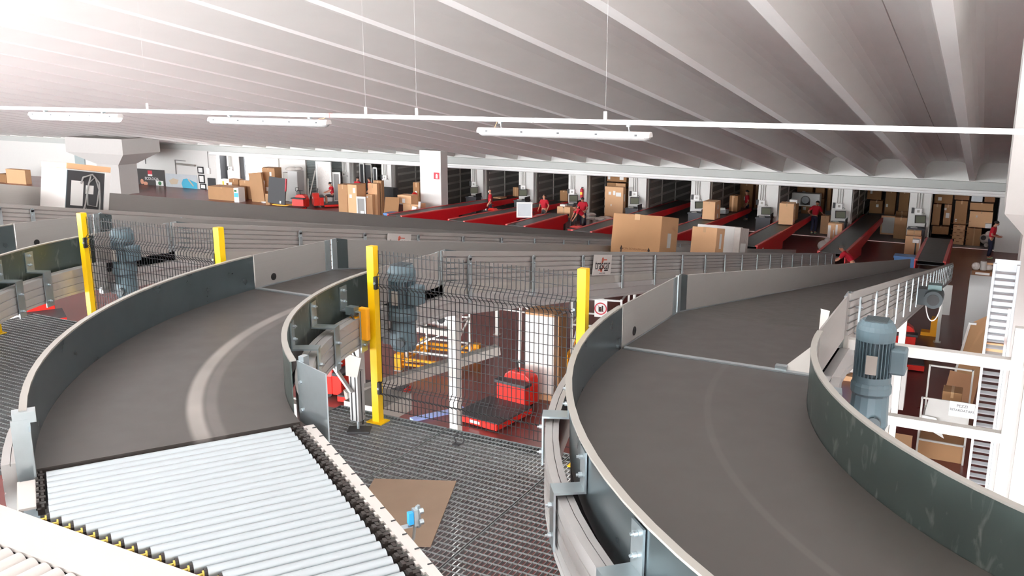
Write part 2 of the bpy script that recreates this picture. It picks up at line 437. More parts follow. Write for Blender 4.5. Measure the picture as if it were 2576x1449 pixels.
def straight(name, label, x0, x1, ys, near_posts, far_posts, far_h=GH, sl=SL, legs=(), y_end=Y_END, leg_mat='whitep'):
    t = thing(name, label, 'conveyor', ((x0+x1)/2, ys, 0))
    Y = [ys, Y_KNEE, y_end]
    Z = [zl(y, sl=sl) for y in Y]
    def run(prof, a=0, b=3):   # prof in (x, dz)
        return MB().loft([[Vector((x, Y[i], Z[i]+dz)) for x, dz in prof] for i in range(a, b)])
    run([(x0, 0), (x1, 0), (x1, -.02), (x0, -.02)]).build('belt', 'belt', t, True)
    run([(x0+.022, -.3), (x1-.022, -.3), (x1-.022, -.32), (x0+.022, -.32)]).build('underpan', 'dark', t, True)
    # sliding edge strips
    run([(x0, .0), (x0+.012, .012), (x0+.012, .0)]).build('edge_strip', 'zinc', t, True)
    def guard(x, s, h):        # s = outward direction; grooved outer face
        p = [(x, -.02), (x, h)]
        p += [(x+s*.03, h)]
        z = h
        n = 5 if h < .5 else 9
        for g in range(n):
            z2 = h-(g+1)*(h+.0)/(n+.4)
            p += [(x+s*.03, z2+.008), (x+s*.016, z2+.005), (x+s*.016, z2-.005), (x+s*.03, z2-.008)]
        p += [(x+s*.03, -.02)]
        return p
    for nm, x, s, h in (('near_guard', x1, 1, GH), ('far_guard', x0, -1, far_h)):
        run(guard(x, s, h), 1, 3).build(nm, 'alu', t, True)
        # plain skirt plate and box-section frame below
        run([(x+s*.002, -.02), (x+s*.034, -.02), (x+s*.034, -.135), (x+s*.002, -.135)], 1, 3).build('skirt_plate', 'plate', t, True)
        run([(x-s*.02, -.13), (x+s*.05, -.13), (x+s*.05, -.21), (x+s*.035, -.22), (x+s*.035, -.31), (x+s*.05, -.32), (x+s*.05, -.35), (x-s*.02, -.35)]).build('side_frame', 'alu2', t, True)
        # entry guard plate on the level shelf, with the two strips that close the knee
        gp = MB().prism([(x+s*.004, ys, ZB-.02), (x+s*.004, Y_KNEE-.10, Z[1]-.02), (x+s*.004, Y_KNEE-.10, Z[1]+GH), (x+s*.004, ys, ZB+GH)], (s*.012, 0, 0)).build('entry_plate', 'alu', t, True)
        hl = MB().cyl((x-s*.002, ys+.25, ZB+.07), (x+s*.002, ys+.25, ZB+.07), .036, 20).build('round_hole', 'black', t, True); hl.parent = gp
        mb = MB()
        for yy in (Y_KNEE-.09, Y_KNEE+.02): mb.b2(x-s*.006, x+s*.004, yy-.04, yy+.04, Z[1]-.02, Z[1]+GH+.004)
        mb.build('knee_strip', 'zinc', t, True)
        MB().prism([(x-s*.003, Y_KNEE+.07, Z[1]-.02), (x-s*.003, Y_KNEE+.25, zl(Y_KNEE+.25, sl=sl)), (x-s*.003, Y_KNEE+.25, zl(Y_KNEE+.25, sl=sl)+GH+.003), (x-s*.003, Y_KNEE+.07, Z[1]+GH+.003)], (s*.02, 0, 0)).build('knee_plate', 'galvd', t, True)
    # guard posts bolted to the outside
    for lst, x, s in ((near_posts, x1, 1), (far_posts, x0, -1)):
        for y in lst:
            z = zl(y, sl=sl)
            mb = MB().b2(x+s*.055, x+s*.07, y-.03, y+.03, z-.22, z+GH-.07)
            mb.cyl((x+s*.055, y, z+GH-.07), (x+s*.07, y, z+GH-.07), .03, 10)
            for q in (.2, -.03): mb.cyl((x+s*.02, y, z+q), (x+s*.085, y, z+q), .011, 6)
            mb.build('guard_post', 'zinc', t, True)
    for y in legs:
        z = zl(y, sl=sl)-.36
        xa, xb = x0+.05, x1-.05
        mb = MB()
        for x in (xa, xb):
            mb.b2(x-.05, x+.05, y-.05, y+.05, .0, z)
            mb.b2(x-.11, x+.11, y-.11, y+.11, 0, .012)
        k = max(0, z-.25)
        mb.b2(xa, xb, y-.03, y+.03, k, k+.06)
        if z > 2:
            for q in (.32, .62): mb.b2(xa, xb, y-.025, y+.025, z*q, z*q+.05)
            mb.bar((xa, y, z*.62), (xb, y, z*.34), .04, .04)
        mb.build('support_leg', leg_mat, t, True)
    # tail drum
    MB().cyl((x0, y_end, Z[2]-.06), (x1, y_end, Z[2]-.06), .055, 14).build('end_drum', 'alu2', t, True)
    return t

AX, BX, CX, DX = (-2.348, -.93), (-6.25, -4.84), (-10.15, -8.73), (-14.04, -12.63)
pos = lambda a, st, n: [a+st*i for i in range(n)]
lineA = straight('inclined_conveyor', 'inclined belt line nearest the right side, running down to the rightmost red loading belt', *AX, 6.16, pos(7.9, 1.3, 22), [], legs=(15.0, 31), y_end=36.2)
lineB = straight('inclined_conveyor', 'inclined belt line carrying the big brown carton, the small carton and the white appliance', *BX, 6.32, pos(7.95, 1.5, 18), [], legs=(7.8, 21, 28), y_end=34.5)
lineC = straight('inclined_conveyor', 'inclined belt line with rounded guard posts behind the left wire fence', *CX, 6.42, pos(8.2, 1.5, 19), pos(8.2, 1.5, 19), legs=(10, 27.5), y_end=36)
lineD = straight('inclined_conveyor', 'inclined belt line carrying the white box with coiled hoses', *DX, 6.42, [7.75, 8.25, 9.4, 11.0, 12.6], pos(10, 1.5, 14), far_h=.62, sl=.182, legs=(13, 25, 31))

curveA = curve_conveyor('curve_conveyor', 'curved dark belt in the right foreground sweeping toward the right edge', 1.935, 6.14, 2.867, 4.283, 180, 262, ARC2,
                        [188, 202.5, 215.3, 225.4, 237], [190, 210, 230], group=None)
curveB = curve_conveyor('curve_conveyor', 'curved dark belt with pale wear arcs beside the bright rollers', -1.86, 6.30, 2.97, 4.386, 180, 236.6, ARC1,
                        [190, 205], [189, 200, 211.5], guard_out=(180, 236.6), guard_in=(180, 233))
curveC = curve_conveyor('curve_conveyor', 'curved belt at the far left behind the left yellow fence post', -5.76, 6.40, 2.97, 4.386, 180, 236.6, ARC2,
                        [190, 205], [197, 206, 217], guard_in=(180, 233))
# bright seam bars where each curve hands over to its incline
for lab, (x0, x1), y, nm in (('bright seam bar across the right foreground belt', AX, 6.14, 'seam_bar'), ('bright seam bar across the belt beside the rollers', BX, 6.30, 'seam_bar'), ('seam bar across the far left curved belt', CX, 6.40, 'seam_bar')):
    single(MB().b2(x0+.02, x1-.02, y-.014, y+.034, ZB+.0008, ZB+.012), nm, 'zinc', lab, 'seam bar')
# ------------------------------------------------------------------ docks: trailers, shutters, pillar equipment
ORD = ['rightmost dock', 'second dock from the right', 'third dock from the right', 'fourth dock from the right', 'fifth dock from the right', 'sixth dock from the right',
       'seventh dock from the right', 'eighth dock from the right', 'dock just right of the white column', 'dock just left of the white column', 'dock with the tall dark window units']
def trailer(i, a, b, depth=8.5):
    t = thing('truck_trailer', 'dark open truck trailer backed up to the ' + ORD[i], 'truck trailer', ((a+b)/2, WY+.36, 0), group='trailers at the docks')
    hw = (b-a)/2+.04
    MB().b2(-hw-.05, -hw, 0, depth, .0, 2.86).build('side_wall', 'trailer', t)
    MB().b2(hw, hw+.05, 0, depth, .0, 2.86).build('side_wall', 'trailer', t)
    MB().b2(-hw, hw, depth, depth+.05, 0, 2.86).build('front_wall', 'trailer', t)
    MB().b2(-hw-.05, hw+.05, 0, depth, 2.86, 2.92).build('roof', 'trailerd', t)
    MB().b2(-hw-.05, hw+.05, 0, depth, -.08, .02).build('bed', 'trailerd', t)
    for z in (.45, .95, 1.45, 1.95, 2.4):
        MB().b2(-hw, -hw+.03, .5, depth-.05, z-.07, z+.07).build('rail', 'trailerl', t)
    for y in (2.6, 5.2):
        MB().b2(-hw, -hw+.045, y-.05, y+.05, .02, 2.86).build('post', 'trailerl', t)
    for s in (-1, 1):
        MB().b2(s*hw-.07, s*hw+.07, -.02, .12, .02, 2.8).build('door_post', 'trailerl' if s < 0 else 'dark', t)
    return t
for i in range(11): trailer(i, *BAYS[i])

# roller shutter, closed
t = thing('roller_shutter', 'closed grey roller shutter left of the dock with the tall window units', 'shutter', ((BAYS[11][0]+BAYS[11][1])/2, WY+.1, 0))
hw = (BAYS[11][1]-BAYS[11][0])/2
mb = MB()
n = 26
mb.loft([[Vector((x, -.02 if (j % 2) else .02, 2.78*j/(2*n))) for j in range(2*n+1)] + [Vector((x, .06, 2.78)), Vector((x, .06, 0))] for x in (-hw, hw)])
mb.build('slat_curtain', 'shutter', t)
MB().b2(-hw, hw, -.06, .04, 0, .08).build('bottom_bar', 'dark', t)
for s in (-1, 1): MB().b2(s*hw-.04, s*hw+.04, -.05, .05, 0, 2.78).build('guide_rail', 'plate', t)

# leftmost dock: dark lining, inner post, daylit trailer behind
a, b = BAYS[12]
struct(MB().b2(a+1.05, a+2.1, WY+.05, WY+.3, 0, ZT), 'wall_pier', 'wall')
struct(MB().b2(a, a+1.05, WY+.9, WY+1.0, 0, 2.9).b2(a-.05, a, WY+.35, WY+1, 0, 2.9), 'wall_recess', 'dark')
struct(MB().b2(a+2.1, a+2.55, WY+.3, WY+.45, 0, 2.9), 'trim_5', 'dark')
t = thing('delivery_van', 'pale van box with a red stripe seen through the leftmost dock door', 'van', (b-1.1, WY+2.6, 0))
MB().b2(-1.15, 1.1, -.05, 0, 1.55, 2.9).build('upper_panel', 'outside', t)
MB().b2(-1.15, 1.1, -.04, 0, 1.42, 1.55).build('bumper_rail', 'plate', t)
MB().b2(-.75, -.45, -.06, -.05, 1.6, 2.9).build('red_stripe', 'redp', t)
MB().b2(-1.15, 1.1, -.03, 0, 0.1, 1.42).build('lower_panel', 'dark', t)
struct(MB().b2(a, b+.3, WY+.35, WY+6, -.2, 0), 'floor_outside', 'floor')

# control boxes with conduits; monitors on arms; desks
def at_pillar(p): return p
BOX = [((-3.077, 49.500, 1.773), 'between the rightmost and second dock', .95), ((-6.914, 49.500, 1.786), 'between the second and third dock from the right', .9), ((-10.948, 49.500, 1.696), 'between the third and fourth dock from the right', .8),
       ((-14.624, 49.500, 1.756), 'between the fourth and fifth dock from the right', .8), ((-18.360, 49.500, 1.739), 'between the fifth and sixth dock from the right', .8), ((-22.385, 49.500, 1.645), 'left of the dock with the tall brown carton', .7),
       ((-25.745, 49.500, 1.700), 'between the seventh and eighth dock from the right', .7), ((-29.332, 49.500, 1.730), 'right of the dock beside the white column', .7), ((-36.376, 49.500, 1.809), 'right of the dock with the tall window units', .7),
       ((-39.852, 49.500, 1.856), 'right of the grey roller shutter', .7), ((-50.715, 49.500, 1.745), 'inside the leftmost dock door', .6)]
proto = None
for k, (p, where, hgt) in enumerate(BOX):
    lab = 'white control box with conduits on pillar ' + where
    loc = (p[0], WY-.003, p[2])
    if proto is None:
        t = proto = thing('control_box', lab, 'control box', loc, group='control boxes on the dock pillars')
        MB().b2(-.17, .17, -.13, 0, -.15, .15).build('housing', 'trimw', t, bevel=.012)
        MB().b2(-.33, -.22, -.10, 0, -.12, .16).build('pull_switch', 'dark', t)
        for dx in (-.12, 0, .12): MB().cyl((dx, -.03, .15), (dx, -.03, 2.75-p[2]), .018, 8).build('conduit', 'plate', t)
        MB().tube([(.17, -.05, -.05), (.3, -.05, -.12), (.24, -.05, -.17)], .012, 6).build('cable', 'cable', t)
        MB().b2(-.06, .06, -.135, -.13, -.06, .06).build('panel_face', 'plate', t)
    else: dup(proto, loc, label=lab)
MON = [((-2.932, 49.000, 1.423), 'left of the rightmost dock', 1.0), ((-6.768, 49.000, 1.395), 'left of the second dock from the right', 1), ((-10.616, 49.000, 1.320), 'left of the third dock from the right', .6),
       ((-14.341, 49.000, 1.404), 'left of the fourth dock from the right', .5), ((-18.210, 49.000, 1.407), 'left of the fifth dock from the right', .9), ((-22.125, 49.000, 1.305), 'beside the tall brown carton dock', .3),
       ((-25.568, 49.000, 1.440), 'left of the seventh dock from the right', .3), ((-29.099, 49.000, 1.386), 'above the desk nearest the white column', .3)]
proto = None
for k, (p, where, wd) in enumerate(MON):
    lab = 'dark flat monitor on a wall arm ' + where
    loc = (p[0], 49.04, p[2])
    if proto is None:
        t = proto = thing('monitor', lab, 'monitor', loc, R(18), group='monitors on the dock pillars')
        m3 = Matrix.Rotation(R(-14), 3, 'X')
        MB().box((0, 0, 0), (.52, .05, .40), m3).build('casing', 'black', t)
        MB().box((0, -.028, -.006), (.46, .012, .34), m3).build('screen', 'screen', t)
        MB().bar((0, .03, 0), (.0, .38, .02), .05, .06).build('arm', 'black', t)
        MB().b2(-.07, .07, .38, .40, -.14, .06).build('wall_bracket', 'black', t)
    else: dup(proto, loc, R(18) if wd > .5 else R(32), label=lab)
DX_ = (-3.05, -6.82, -10.67, -14.46, -18.24, -22.07, -25.6, -29.1)
DESK = [((-3.140, 48.700, 0.943), 'left of the rightmost dock', 1.0), ((-6.862, 48.700, 0.904), 'behind the cartons left of the second dock', 1.0), ((-10.734, 48.500, 0.943), 'between the third and fourth dock from the right', 1.0),
        ((-14.298, 48.600, 1.119), 'between the fourth and fifth dock from the right', 1.0), ((-18.368, 48.300, 0.878), 'right of the tall brown carton dock', 1.0), ((-21.993, 48.600, 1.144), 'behind the two bending workers', 1.0),
        ((-25.449, 48.300, 1.058), 'left of the seventh dock from the right', 1.0), ((-28.836, 48.300, 0.946), 'between the white column and the masked worker', 1.0)]
proto = None
for k, (p, where, wd) in enumerate(DESK):
    lab = 'dark grey standing desk cabinet ' + where
    loc = (DX_[k], 48.95, 0)
    if proto is None:
        t = proto = thing('standing_desk', lab, 'desk', loc, group='desks at the dock pillars')
        MB().b2(-.38, .38, -.32, .32, .0, .93).build('cabinet_body', 'deskd', t)
        MB().b2(-.42, .42, -.36, .36, .93, 1.0).build('worktop', 'deskd', t, bevel=.008)
        MB().b2(.37, .40, -.36, .34, 1.0, 1.22).build('side_screen', 'dark', t)
        MB().box((-.12, -.1, 1.012), (.3, .2, .02), .3).build('paper_stack', 'paper', t)
        MB().box((.12, .08, 1.03), (.36, .14, .03), -.1).build('keyboard', 'dark', t)
    else: dup(proto, loc, label=lab)

# ------------------------------------------------------------------ red loading belts
LB = [(-1.87, 46.5, 0), (-5.80, 53.0, 1.2), (-9.60, 51.8, 2.5), (-13.85, 52.6, 5), (-17.72, 54.0, 4.6), (-21.45, 45.2, 2), (-25.05, 50.3, 9.2), (-29.1, 51.4, 11.5)]
LBW = ['running up to the rightmost dock', 'reaching into the second truck from the right', 'reaching into the truck with the white appliance', 'partly hidden behind the big brown carton',
       'reaching into the empty truck behind the brown carton', 'ending beside the two bending workers', 'between the workers, reaching the seventh dock from the right', 'beside the white column and masked worker']
for k, (x, y1, an) in enumerate(LB):
    t = thing('loading_belt', 'red telescopic loading belt ' + LBW[k], 'loading belt', (x, 40.3, 0), R(-an), group='red loading belts at the docks')
    L = y1-40.3; hw = .60; zt = .93; yb = min(L-.4, 4.6 if k != 4 and k != 5 else 4.3)
    MB().b2(-hw+.11, hw-.11, 0, L, zt-.03, zt).build('belt', 'belt', t)
    for s in (-1, 1):
        MB().prism([(s*hw, 0, .34), (s*hw, yb, .10), (s*hw, yb, zt-.02), (s*hw, 0, zt-.02)], (-s*.05, 0, 0)).build('side_panel', 'red', t)
        MB().b2(s*hw, s*(hw-.12), 0, yb, zt-.02, zt+.035).build('top_strip', 'redl', t)
        MB().prism([(s*hw*.97, yb, .50), (s*hw*.97, L-.4, .70), (s*hw*.97, L, .80), (s*hw*.97, L, zt+.01), (s*hw*.97, yb, zt+.02)], (-s*.09, 0, 0)).build('boom_side', 'red', t)
        MB().prism([(s*hw*.99, yb, .44), (s*hw*.99, min(L, yb+2.4), .56), (s*hw*1.0, min(L, yb+2.4), zt-.06), (s*hw*1.0, yb, zt-.03)], (-s*.03, 0, 0)).build('boom_sleeve', 'red', t)
        MB().b2(s*(hw-.06), s*(hw-.22), yb-.02, yb+.36, 0, zt-.08).build('pedestal', 'black', t)
        MB().b2(s*(hw-.1), s*(hw-.2), .3, .42, 0, .4).build('pedestal', 'black', t)
        MB().b2(s*hw, s*hw+s*.012, .85, 1.0, .55, .72).build('notice', 'paper', t)
        MB().cyl((s*(hw-.08), L-.03, zt-.03), (s*(hw+.03), L-.03, zt-.03), .06, 12).build('end_cap', 'black', t)
    MB().cyl((-hw+.1, L, zt-.06), (hw-.1, L, zt-.06), .055, 14).build('head_roller', 'zinc', t)
    MB().b2(-hw+.1, hw-.1, .1, L-.1, .72, .76).build('underpan', 'dark', t)

# ------------------------------------------------------------------ freestanding columns
def post_column(name, label, x0, x1, y0, y1, ztop, m):
    return single(MB().b2(x0, x1, y0, y1, 0, ztop), name, m, label, 'column')
t = thing('concrete_column', 'square white column with a fire extinguisher sign in front of the docks', 'column', (-29.75, 45.3, 0))
MB().b2(-30.5, -29.0, 45.0, 45.75, 0, zrib(45)).build('shaft', 'wall', t, True)
sx = -29.15
t2 = thing('fire_sign', 'red and white fire extinguisher sign on the white column', 'sign', (-29.3, 44.99, 2.6))
MB().b2(-.26, .26, -.008, 0, -.32, .32).build('plate', 'paper', t2)
MB().b2(-.2, .2, -.012, -.008, -.12, .27).build('red_field', 'redp', t2)
MB().prism([(-.06, -.012, -.08), (.08, -.012, -.08), (.08, -.012, .14), (.03, -.012, .2), (-.03, -.012, .2), (-.06, -.012, .12)], (0, -.004, 0)).build('pictogram', 'paper', t2)
t = thing('concrete_column', 'pale column with a flared capital behind the white box with coiled hoses', 'column', (-57.5, 44.4, 0))
MB().b2(-58.7, -56.3, 44.0, 45.6, 0, 2.2).build('shaft', 'greyw', t, True)
MB().loft([[Vector(p) for p in ((x0, y0, z), (x1, y0, z), (x1, y1, z), (x0, y1, z))] for x0, x1, y0, y1, z in ((-58.7, -56.3, 44.0, 45.6, 2.2), (-61.6, -55.3, 43.7, 47.0, 3.0), (-61.6, -55.3, 43.7, 47.0, zrib(45.5)+.03))]).build('capital', 'greyw', t, True)
# ------------------------------------------------------------------ platform: grating, roller table, fences
def grating(name, label, x0, x1, y0, y1):
    t = thing(name, label, 'grating', ((x0+x1)/2, (y0+y1)/2, ZM-.03), group='platform grating panels')
    mb = MB(); n = int((x1-x0-.02)/.035)
    for i in range(n+1):
        x = x0+.01+(x1-x0-.02)*i/n; mb.b2(x-.0025, x+.0025, y0+.01, y1-.01, ZM-.03, ZM-.002)
    mb.build('bearing_bars', 'grating', t, True)
    mb = MB(); n = int((y1-y0-.02)/.067)
    for i in range(n+1):
        y = y0+.01+(y1-y0-.02)*i/n; mb.b2(x0+.01, x1-.01, y-.003, y+.003, ZM-.010, ZM)
    mb.build('cross_rods', 'gratingl', t, True)
    mb = MB()
    for x in (x0+.008, x1-.008): mb.b2(x-.003, x+.003, y0+.008, y1-.008, ZM-.032, ZM+.001)
    for y in (y0+.008, y1-.008): mb.b2(x0+.008, x1-.008, y-.003, y+.003, ZM-.032, ZM+.001)
    mb.build('edge_frame', 'grating', t, True)
grating('grating_panel', 'steel grating panel under the aluminium stand, left of the first panel joint', -5.11, -3.93, .6, 6.14)
grating('grating_panel', 'steel grating panel with the brown board and the lifting ring', -3.93, -2.75, .6, 6.14)
grating('grating_panel', 'steel grating panel beside the right foreground curve frame', -2.75, -1.2, .6, 6.14)
grating('grating_panel', 'steel grating panel far left under the curved belt behind the left fence', -10.75, -8.95, .6, 6.9)
grating('grating_panel', 'steel grating panel between the middle curve and the left wire fence', -8.95, -6.5, .6, 6.2)
# carrying steel of the platform
mb = MB()
mb.b2(-7.0, -1.0, 6.02, 6.12, ZM-.2, ZM-.033).b2(-7.0, -1.0, 3.2, 3.3, ZM-.25, ZM-.033)
mb.b2(-11.2, -8.7, 6.8, 6.9, ZM-.2, ZM-.033)
mb2 = mb
t = thing('platform_substructure', 'grey steel beams carrying the grating platform', 'platform frame', (-4, 4, 0))
mb.build('beam', 'plate', t, True)
for x, y in ((-6.9, 6.07), (-1.5, 3.25), (-11.1, 6.85), (-8.8, 6.85), (-6.9, 3.25)):
    MB().b2(x-.06, x+.06, y-.06, y+.06, 0, ZM-.2).build('leg', 'whitep', t, True)

# roller table
CB = Vector((-1.86, 6.30, 0)); A0 = R(236.6)
rad = Vector((math.cos(A0), math.sin(A0), 0)); u = Vector((-rad.y, rad.x, 0))
t = thing('roller_table', 'wide field of bright zinc rollers feeding the curved belt in the left foreground', 'roller conveyor', (CB.x+rad.x*3.6+u.x, CB.y+rad.y*3.6+u.y, ZM))
YC = 2.375
for i in range(37):
    s = .062+.072*i
    p0 = CB+rad*(2.97+.075)+u*s
    L = 1.416-.075-.055
    full = (p0.y-YC)/(-rad.y)
    cut = full < L
    L = min(L, full)
    if L < .05: break
    p1 = p0+rad*L
    zc = Vector((0, 0, ZB-.03))
    r = MB().cyl(p0+zc, p1+zc, .0295, 20).build('roller', 'roller', t, True, smooth=True)
    if cut:
        cp = MB().cyl(p1+zc, p1+rad*.014+zc, .024, 12).build('roller_cap', 'chain', t, True); cp.parent = r
        eo = MB().cyl(p1+rad*.012+zc, p1+rad*.022+zc, .016, 10).cyl(p1+rad*.02+zc, p1+rad*.055+zc, .006, 8).build('roller_pin', 'brass', t, True); eo.parent = r
# chain strips along both ends, slotted white covers outside them
def chain(s0, s1, off, w):
    mb = MB(); n = int((s1-s0)/.036)
    for i in range(n):
        s = s0+.036*i; p = CB+rad*off+u*s; lift = .012 if i % 2 else 0
        mb.box(p+Vector((0, 0, ZB-.035+lift)), (w*(1.0 if i % 2 else .7), .026, .03), A0)
        mb.box(p+rad*(w*.25 if i % 2 else -w*.2)+Vector((0, 0, ZB-.014+lift)), (w*.28, .034, .012), A0)
    return mb
chain(.03, 2.66, 2.97+.035, .06).build('drive_chain', 'chain', t, True)
chain(.03, .53, 4.386-.022, .045).build('drive_chain', 'chain', t, True)
def cover(s0, s1, off, w, name):
    mb = MB(); n = int((s1-s0)/.072)
    mb.bar(CB+rad*off+u*s0+Vector((0, 0, ZB-.012)), CB+rad*off+u*s1+Vector((0, 0, ZB-.012)), w, .012)
    sg = 1 if off < 3.5 else -1
    for i in range(n): # teeth toward the chain
        p = CB+rad*(off+sg*(w/2+.006))+u*(s0+.072*i+.02); mb.box(p+Vector((0, 0, ZB-.012)), (.014, .03, .012), A0)
    return mb.build(name, 'cover', t, True)
co1 = cover(.06, 2.66, 2.97-.037, .052, 'side_cover')
mb = MB()
for i in range(18): mb.box(CB+rad*(2.97-.05)+u*(.12+.144*i)+Vector((0, 0, ZB-.004)), (.022, .005, .006), A0)
sl = mb.build('slot', 'dark', t, True); sl.parent = co1; sl['label'] = 'dark slots in the white cover'
cover(.12, .46, 4.386+.035, .075, 'side_cover')
mb = MB()
for off in (2.97-.066, 4.386+.075):
    mb.bar(CB+rad*off+u*.08+Vector((0, 0, ZB-.14)), CB+rad*off+u*(2.6 if off < 3.5 else .44)+Vector((0, 0, ZB-.14)), .012, .24)
mb.build('side_frame', 'white', t, True)
MB().prism([CB+rad*2.96+u*.06+Vector((0, 0, ZB-.2)), CB+rad*4.38+u*.06+Vector((0, 0, ZB-.2)), CB+rad*4.38+u*.46+Vector((0, 0, ZB-.2)), CB+rad*2.96+u*2.6+Vector((0, 0, ZB-.2))], (0, 0, .01)).build('drip_pan', 'cabinet', t, True)
for s in (.3, 1.6):
    p = CB+rad*2.91+u*s; MB().b2(p.x-.04, p.x+.04, p.y-.04, p.y+.04, ZM, ZB-.2).build('leg', 'whitep', t, True)

# main line, bottom left corner
t = thing('roller_conveyor', 'cream coloured main roller line crossing the bottom left corner', 'roller conveyor', (-3.8, 1.5, ZM))
MB().b2(-6.4, -1.6, 2.27, 2.315, ZB-.16, ZB-.004).b2(-6.4, -1.6, 2.085, 2.27, ZB-.02, ZB-.004).build('side_cover', 'cover', t, True)
for i in range(34):
    x = -5.0+.086*i
    MB().cyl((x, 1.0, ZB-.042), (x, 2.075, ZB-.042), .042, 18).build('roller', 'cover', t, True, smooth=True)
MB().b2(-6.4, -1.6, .9, 2.27, ZB-.2, ZB-.16).build('pan', 'dark', t, True)
MB().b2(-5.05, -2.0, 2.072, 2.085, ZB-.10, ZB-.03).build('roller_end_shade', 'dark', t, True)  # dark strip drawn for the shade at the roller ends
for x in (-5.6, -2.6): MB().b2(x-.05, x+.05, 1.9, 2.0, ZM, ZB-.2).build('leg', 'whitep', t, True)

# end plates of the middle curve
pl = Vector((-1.86, 6.30, 0))
mb = MB().prism([(-3.615, 3.95, ZB-.06), (-3.615, 3.95, ZB+.33), (-3.30, 3.84, ZB+.325), (-3.30, 3.84, ZB-.10)], (.004, .008, 0))
o = mb.build('end_plate', 'zinc', curveB, True); o['label'] = 'shiny flat galvanised plate'
mb = MB().cyl((-3.58, 3.938, ZB+.2), (-3.582, 3.925, ZB+.2), .012, 8).cyl((-3.58, 3.938, ZB+.02), (-3.582, 3.925, ZB+.02), .012, 8)
mb.b2(-3.60, -3.56, 3.95, 4.0, ZB+.26, ZB+.36)
mb.build('end_bolt', 'zinc', curveB, True).parent = o
p = CB+rad*4.42+u*.02
mb = MB().box(p+Vector((0, 0, ZB-.04)), (.09, .012, .66), A0).box(p-rad*.04+u*.045+Vector((0, 0, ZB-.06)), (.010, .09, .62), A0)
mb.box(p-rad*.02+u*-.03+Vector((0, 0, ZB+.30)), (.11, .07, .06), A0)
mb.build('end_bracket', 'zinc', curveB, True)

# wire mesh fences with yellow posts
def fence(label, x0, x1, y, postz=6.93):
    t = thing('wire_fence', label, 'fence', ((x0+x1)/2, y, ZM), group='safety fences on the platform')
    for x in (x0, x1):
        p = MB().b2(x-.035, x+.035, y-.035, y+.035, ZM+.008, postz).build('post', 'yellow', t, True)
        MB().b2(x-.08, x+.08, y-.065, y+.065, ZM, ZM+.010).build('base_plate', 'yellow', t, True)
        c = MB().b2(x-.03, x+.03, y-.03, y+.03, postz, postz+.002).build('post_cap', 'amber', t, True); c.parent = p
        for z in (6.62, 5.68):
            sgn = 1 if x == x0 else -1
            cl = MB().b2(x+sgn*.036, x+sgn*.062, y-.045, y-.012, z-.055, z+.055).build('clamp', 'black', t, True)
            b = MB().cyl((x+sgn*.05, y-.045, z), (x+sgn*.05, y-.056, z), .011, 8).build('bolt', 'zinc', t, True); b.parent = cl
    prof = [(0, 5.47), (0, 5.60), (-.055, 5.64), (-.055, 5.68), (0, 5.74), (0, 6.56), (-.055, 6.61), (-.055, 6.65), (0, 6.71), (0, 6.895)]
    mb = MB(); n = int((x1-x0-.12)/.039)
    for i in range(n+1):
        x = x0+.055+(x1-x0-.11)*i/n
        path = [Vector((x, y+.012+dy, z)) for dy, z in prof]
        for a, b in zip(path, path[1:]): mb.bar(a, b, .0048, .0048)
    mb.build('vertical_wires', 'wire', t, True)
    mb = MB()
    def yo(z):
        for (d0, z0), (d1, z1) in zip(prof, prof[1:]):
            if z0 <= z <= z1: return d0+(d1-d0)*(z-z0)/(z1-z0)
        return 0
    for z in [5.475+.0815*i for i in range(18)]+[5.62, 5.70, 6.585, 6.675]:
        mb.bar((x0+.05, y+.017+yo(z), z), (x1-.05, y+.017+yo(z), z), .0044, .0044)
    mb.build('horizontal_wires', 'wire', t, True)
    return t
fence('black wire fence between two yellow posts in the middle of the picture', -4.55, -2.60, 5.965)
fence('black wire fence between two yellow posts behind the curved belt on the left', -8.41, -6.43, 6.06)
fence('yellow fence post foot and wire panel at the far left edge', -12.28, -10.24, 6.10)

# aluminium stand with sensor at the inner side of the middle curve
t = thing('profile_stand', 'aluminium profile stand with foot plate beside the front yellow post', 'stand', (-4.57, 5.71, ZM))
mb = MB(); 
mb.b2(-4.615, -4.525, 5.665, 5.755, ZM+.11, 5.90)
mb.build('profile', 'alu2', t, True)
mb = MB()
for dx in (-.022, .022):
    mb.b2(-4.57+dx-.004, -4.57+dx+.004, 5.660, 5.664, ZM+.11, 5.90)
mb.b2(-4.524, -4.521, 5.705, 5.713, ZM+.11, 5.90)
mb.build('groove', 'black', t, True)
MB().cyl((-4.57, 5.71, ZM+.02), (-4.57, 5.71, ZM+.11), .012, 8).b2(-4.61, -4.53, 5.67, 5.75, ZM+.102, ZM+.11).build('levelling_screw', 'zinc', t, True)
MB().box((-4.56, 5.71, ZM+.012), (.2, .15, .022), .5).build('foot_plate', 'dark', t, True, bevel=.008)
MB().prism([(-4.63, 5.655, 5.86), (-4.51, 5.655, 5.86), (-4.46, 5.655, 6.04), (-4.63, 5.655, 6.06)], (0, -.008, 0)).build('gusset', 'plate', t, True)
MB().bar((-4.86, 5.64, 6.05), (-4.57, 5.64, 5.72), .035, .02).build('brace', 'alu2', t, True)
t = thing('guard_switch', 'yellow safety switch with black cable on the inner frame of the middle curve', 'switch', (-4.62, 5.85, 6.2))
MB().b2(-4.61, -4.52, 5.82, 5.87, 6.13, 6.42).build('mounting_arm', 'amber', t, True, bevel=.012)
MB().b2(-4.70, -4.615, 5.80, 5.87, 6.12, 6.33).build('body', 'amber', t, True, bevel=.015)
MB().b2(-4.72, -4.63, 5.79, 5.86, 6.35, 6.42).build('clamp', 'galv', t, True)
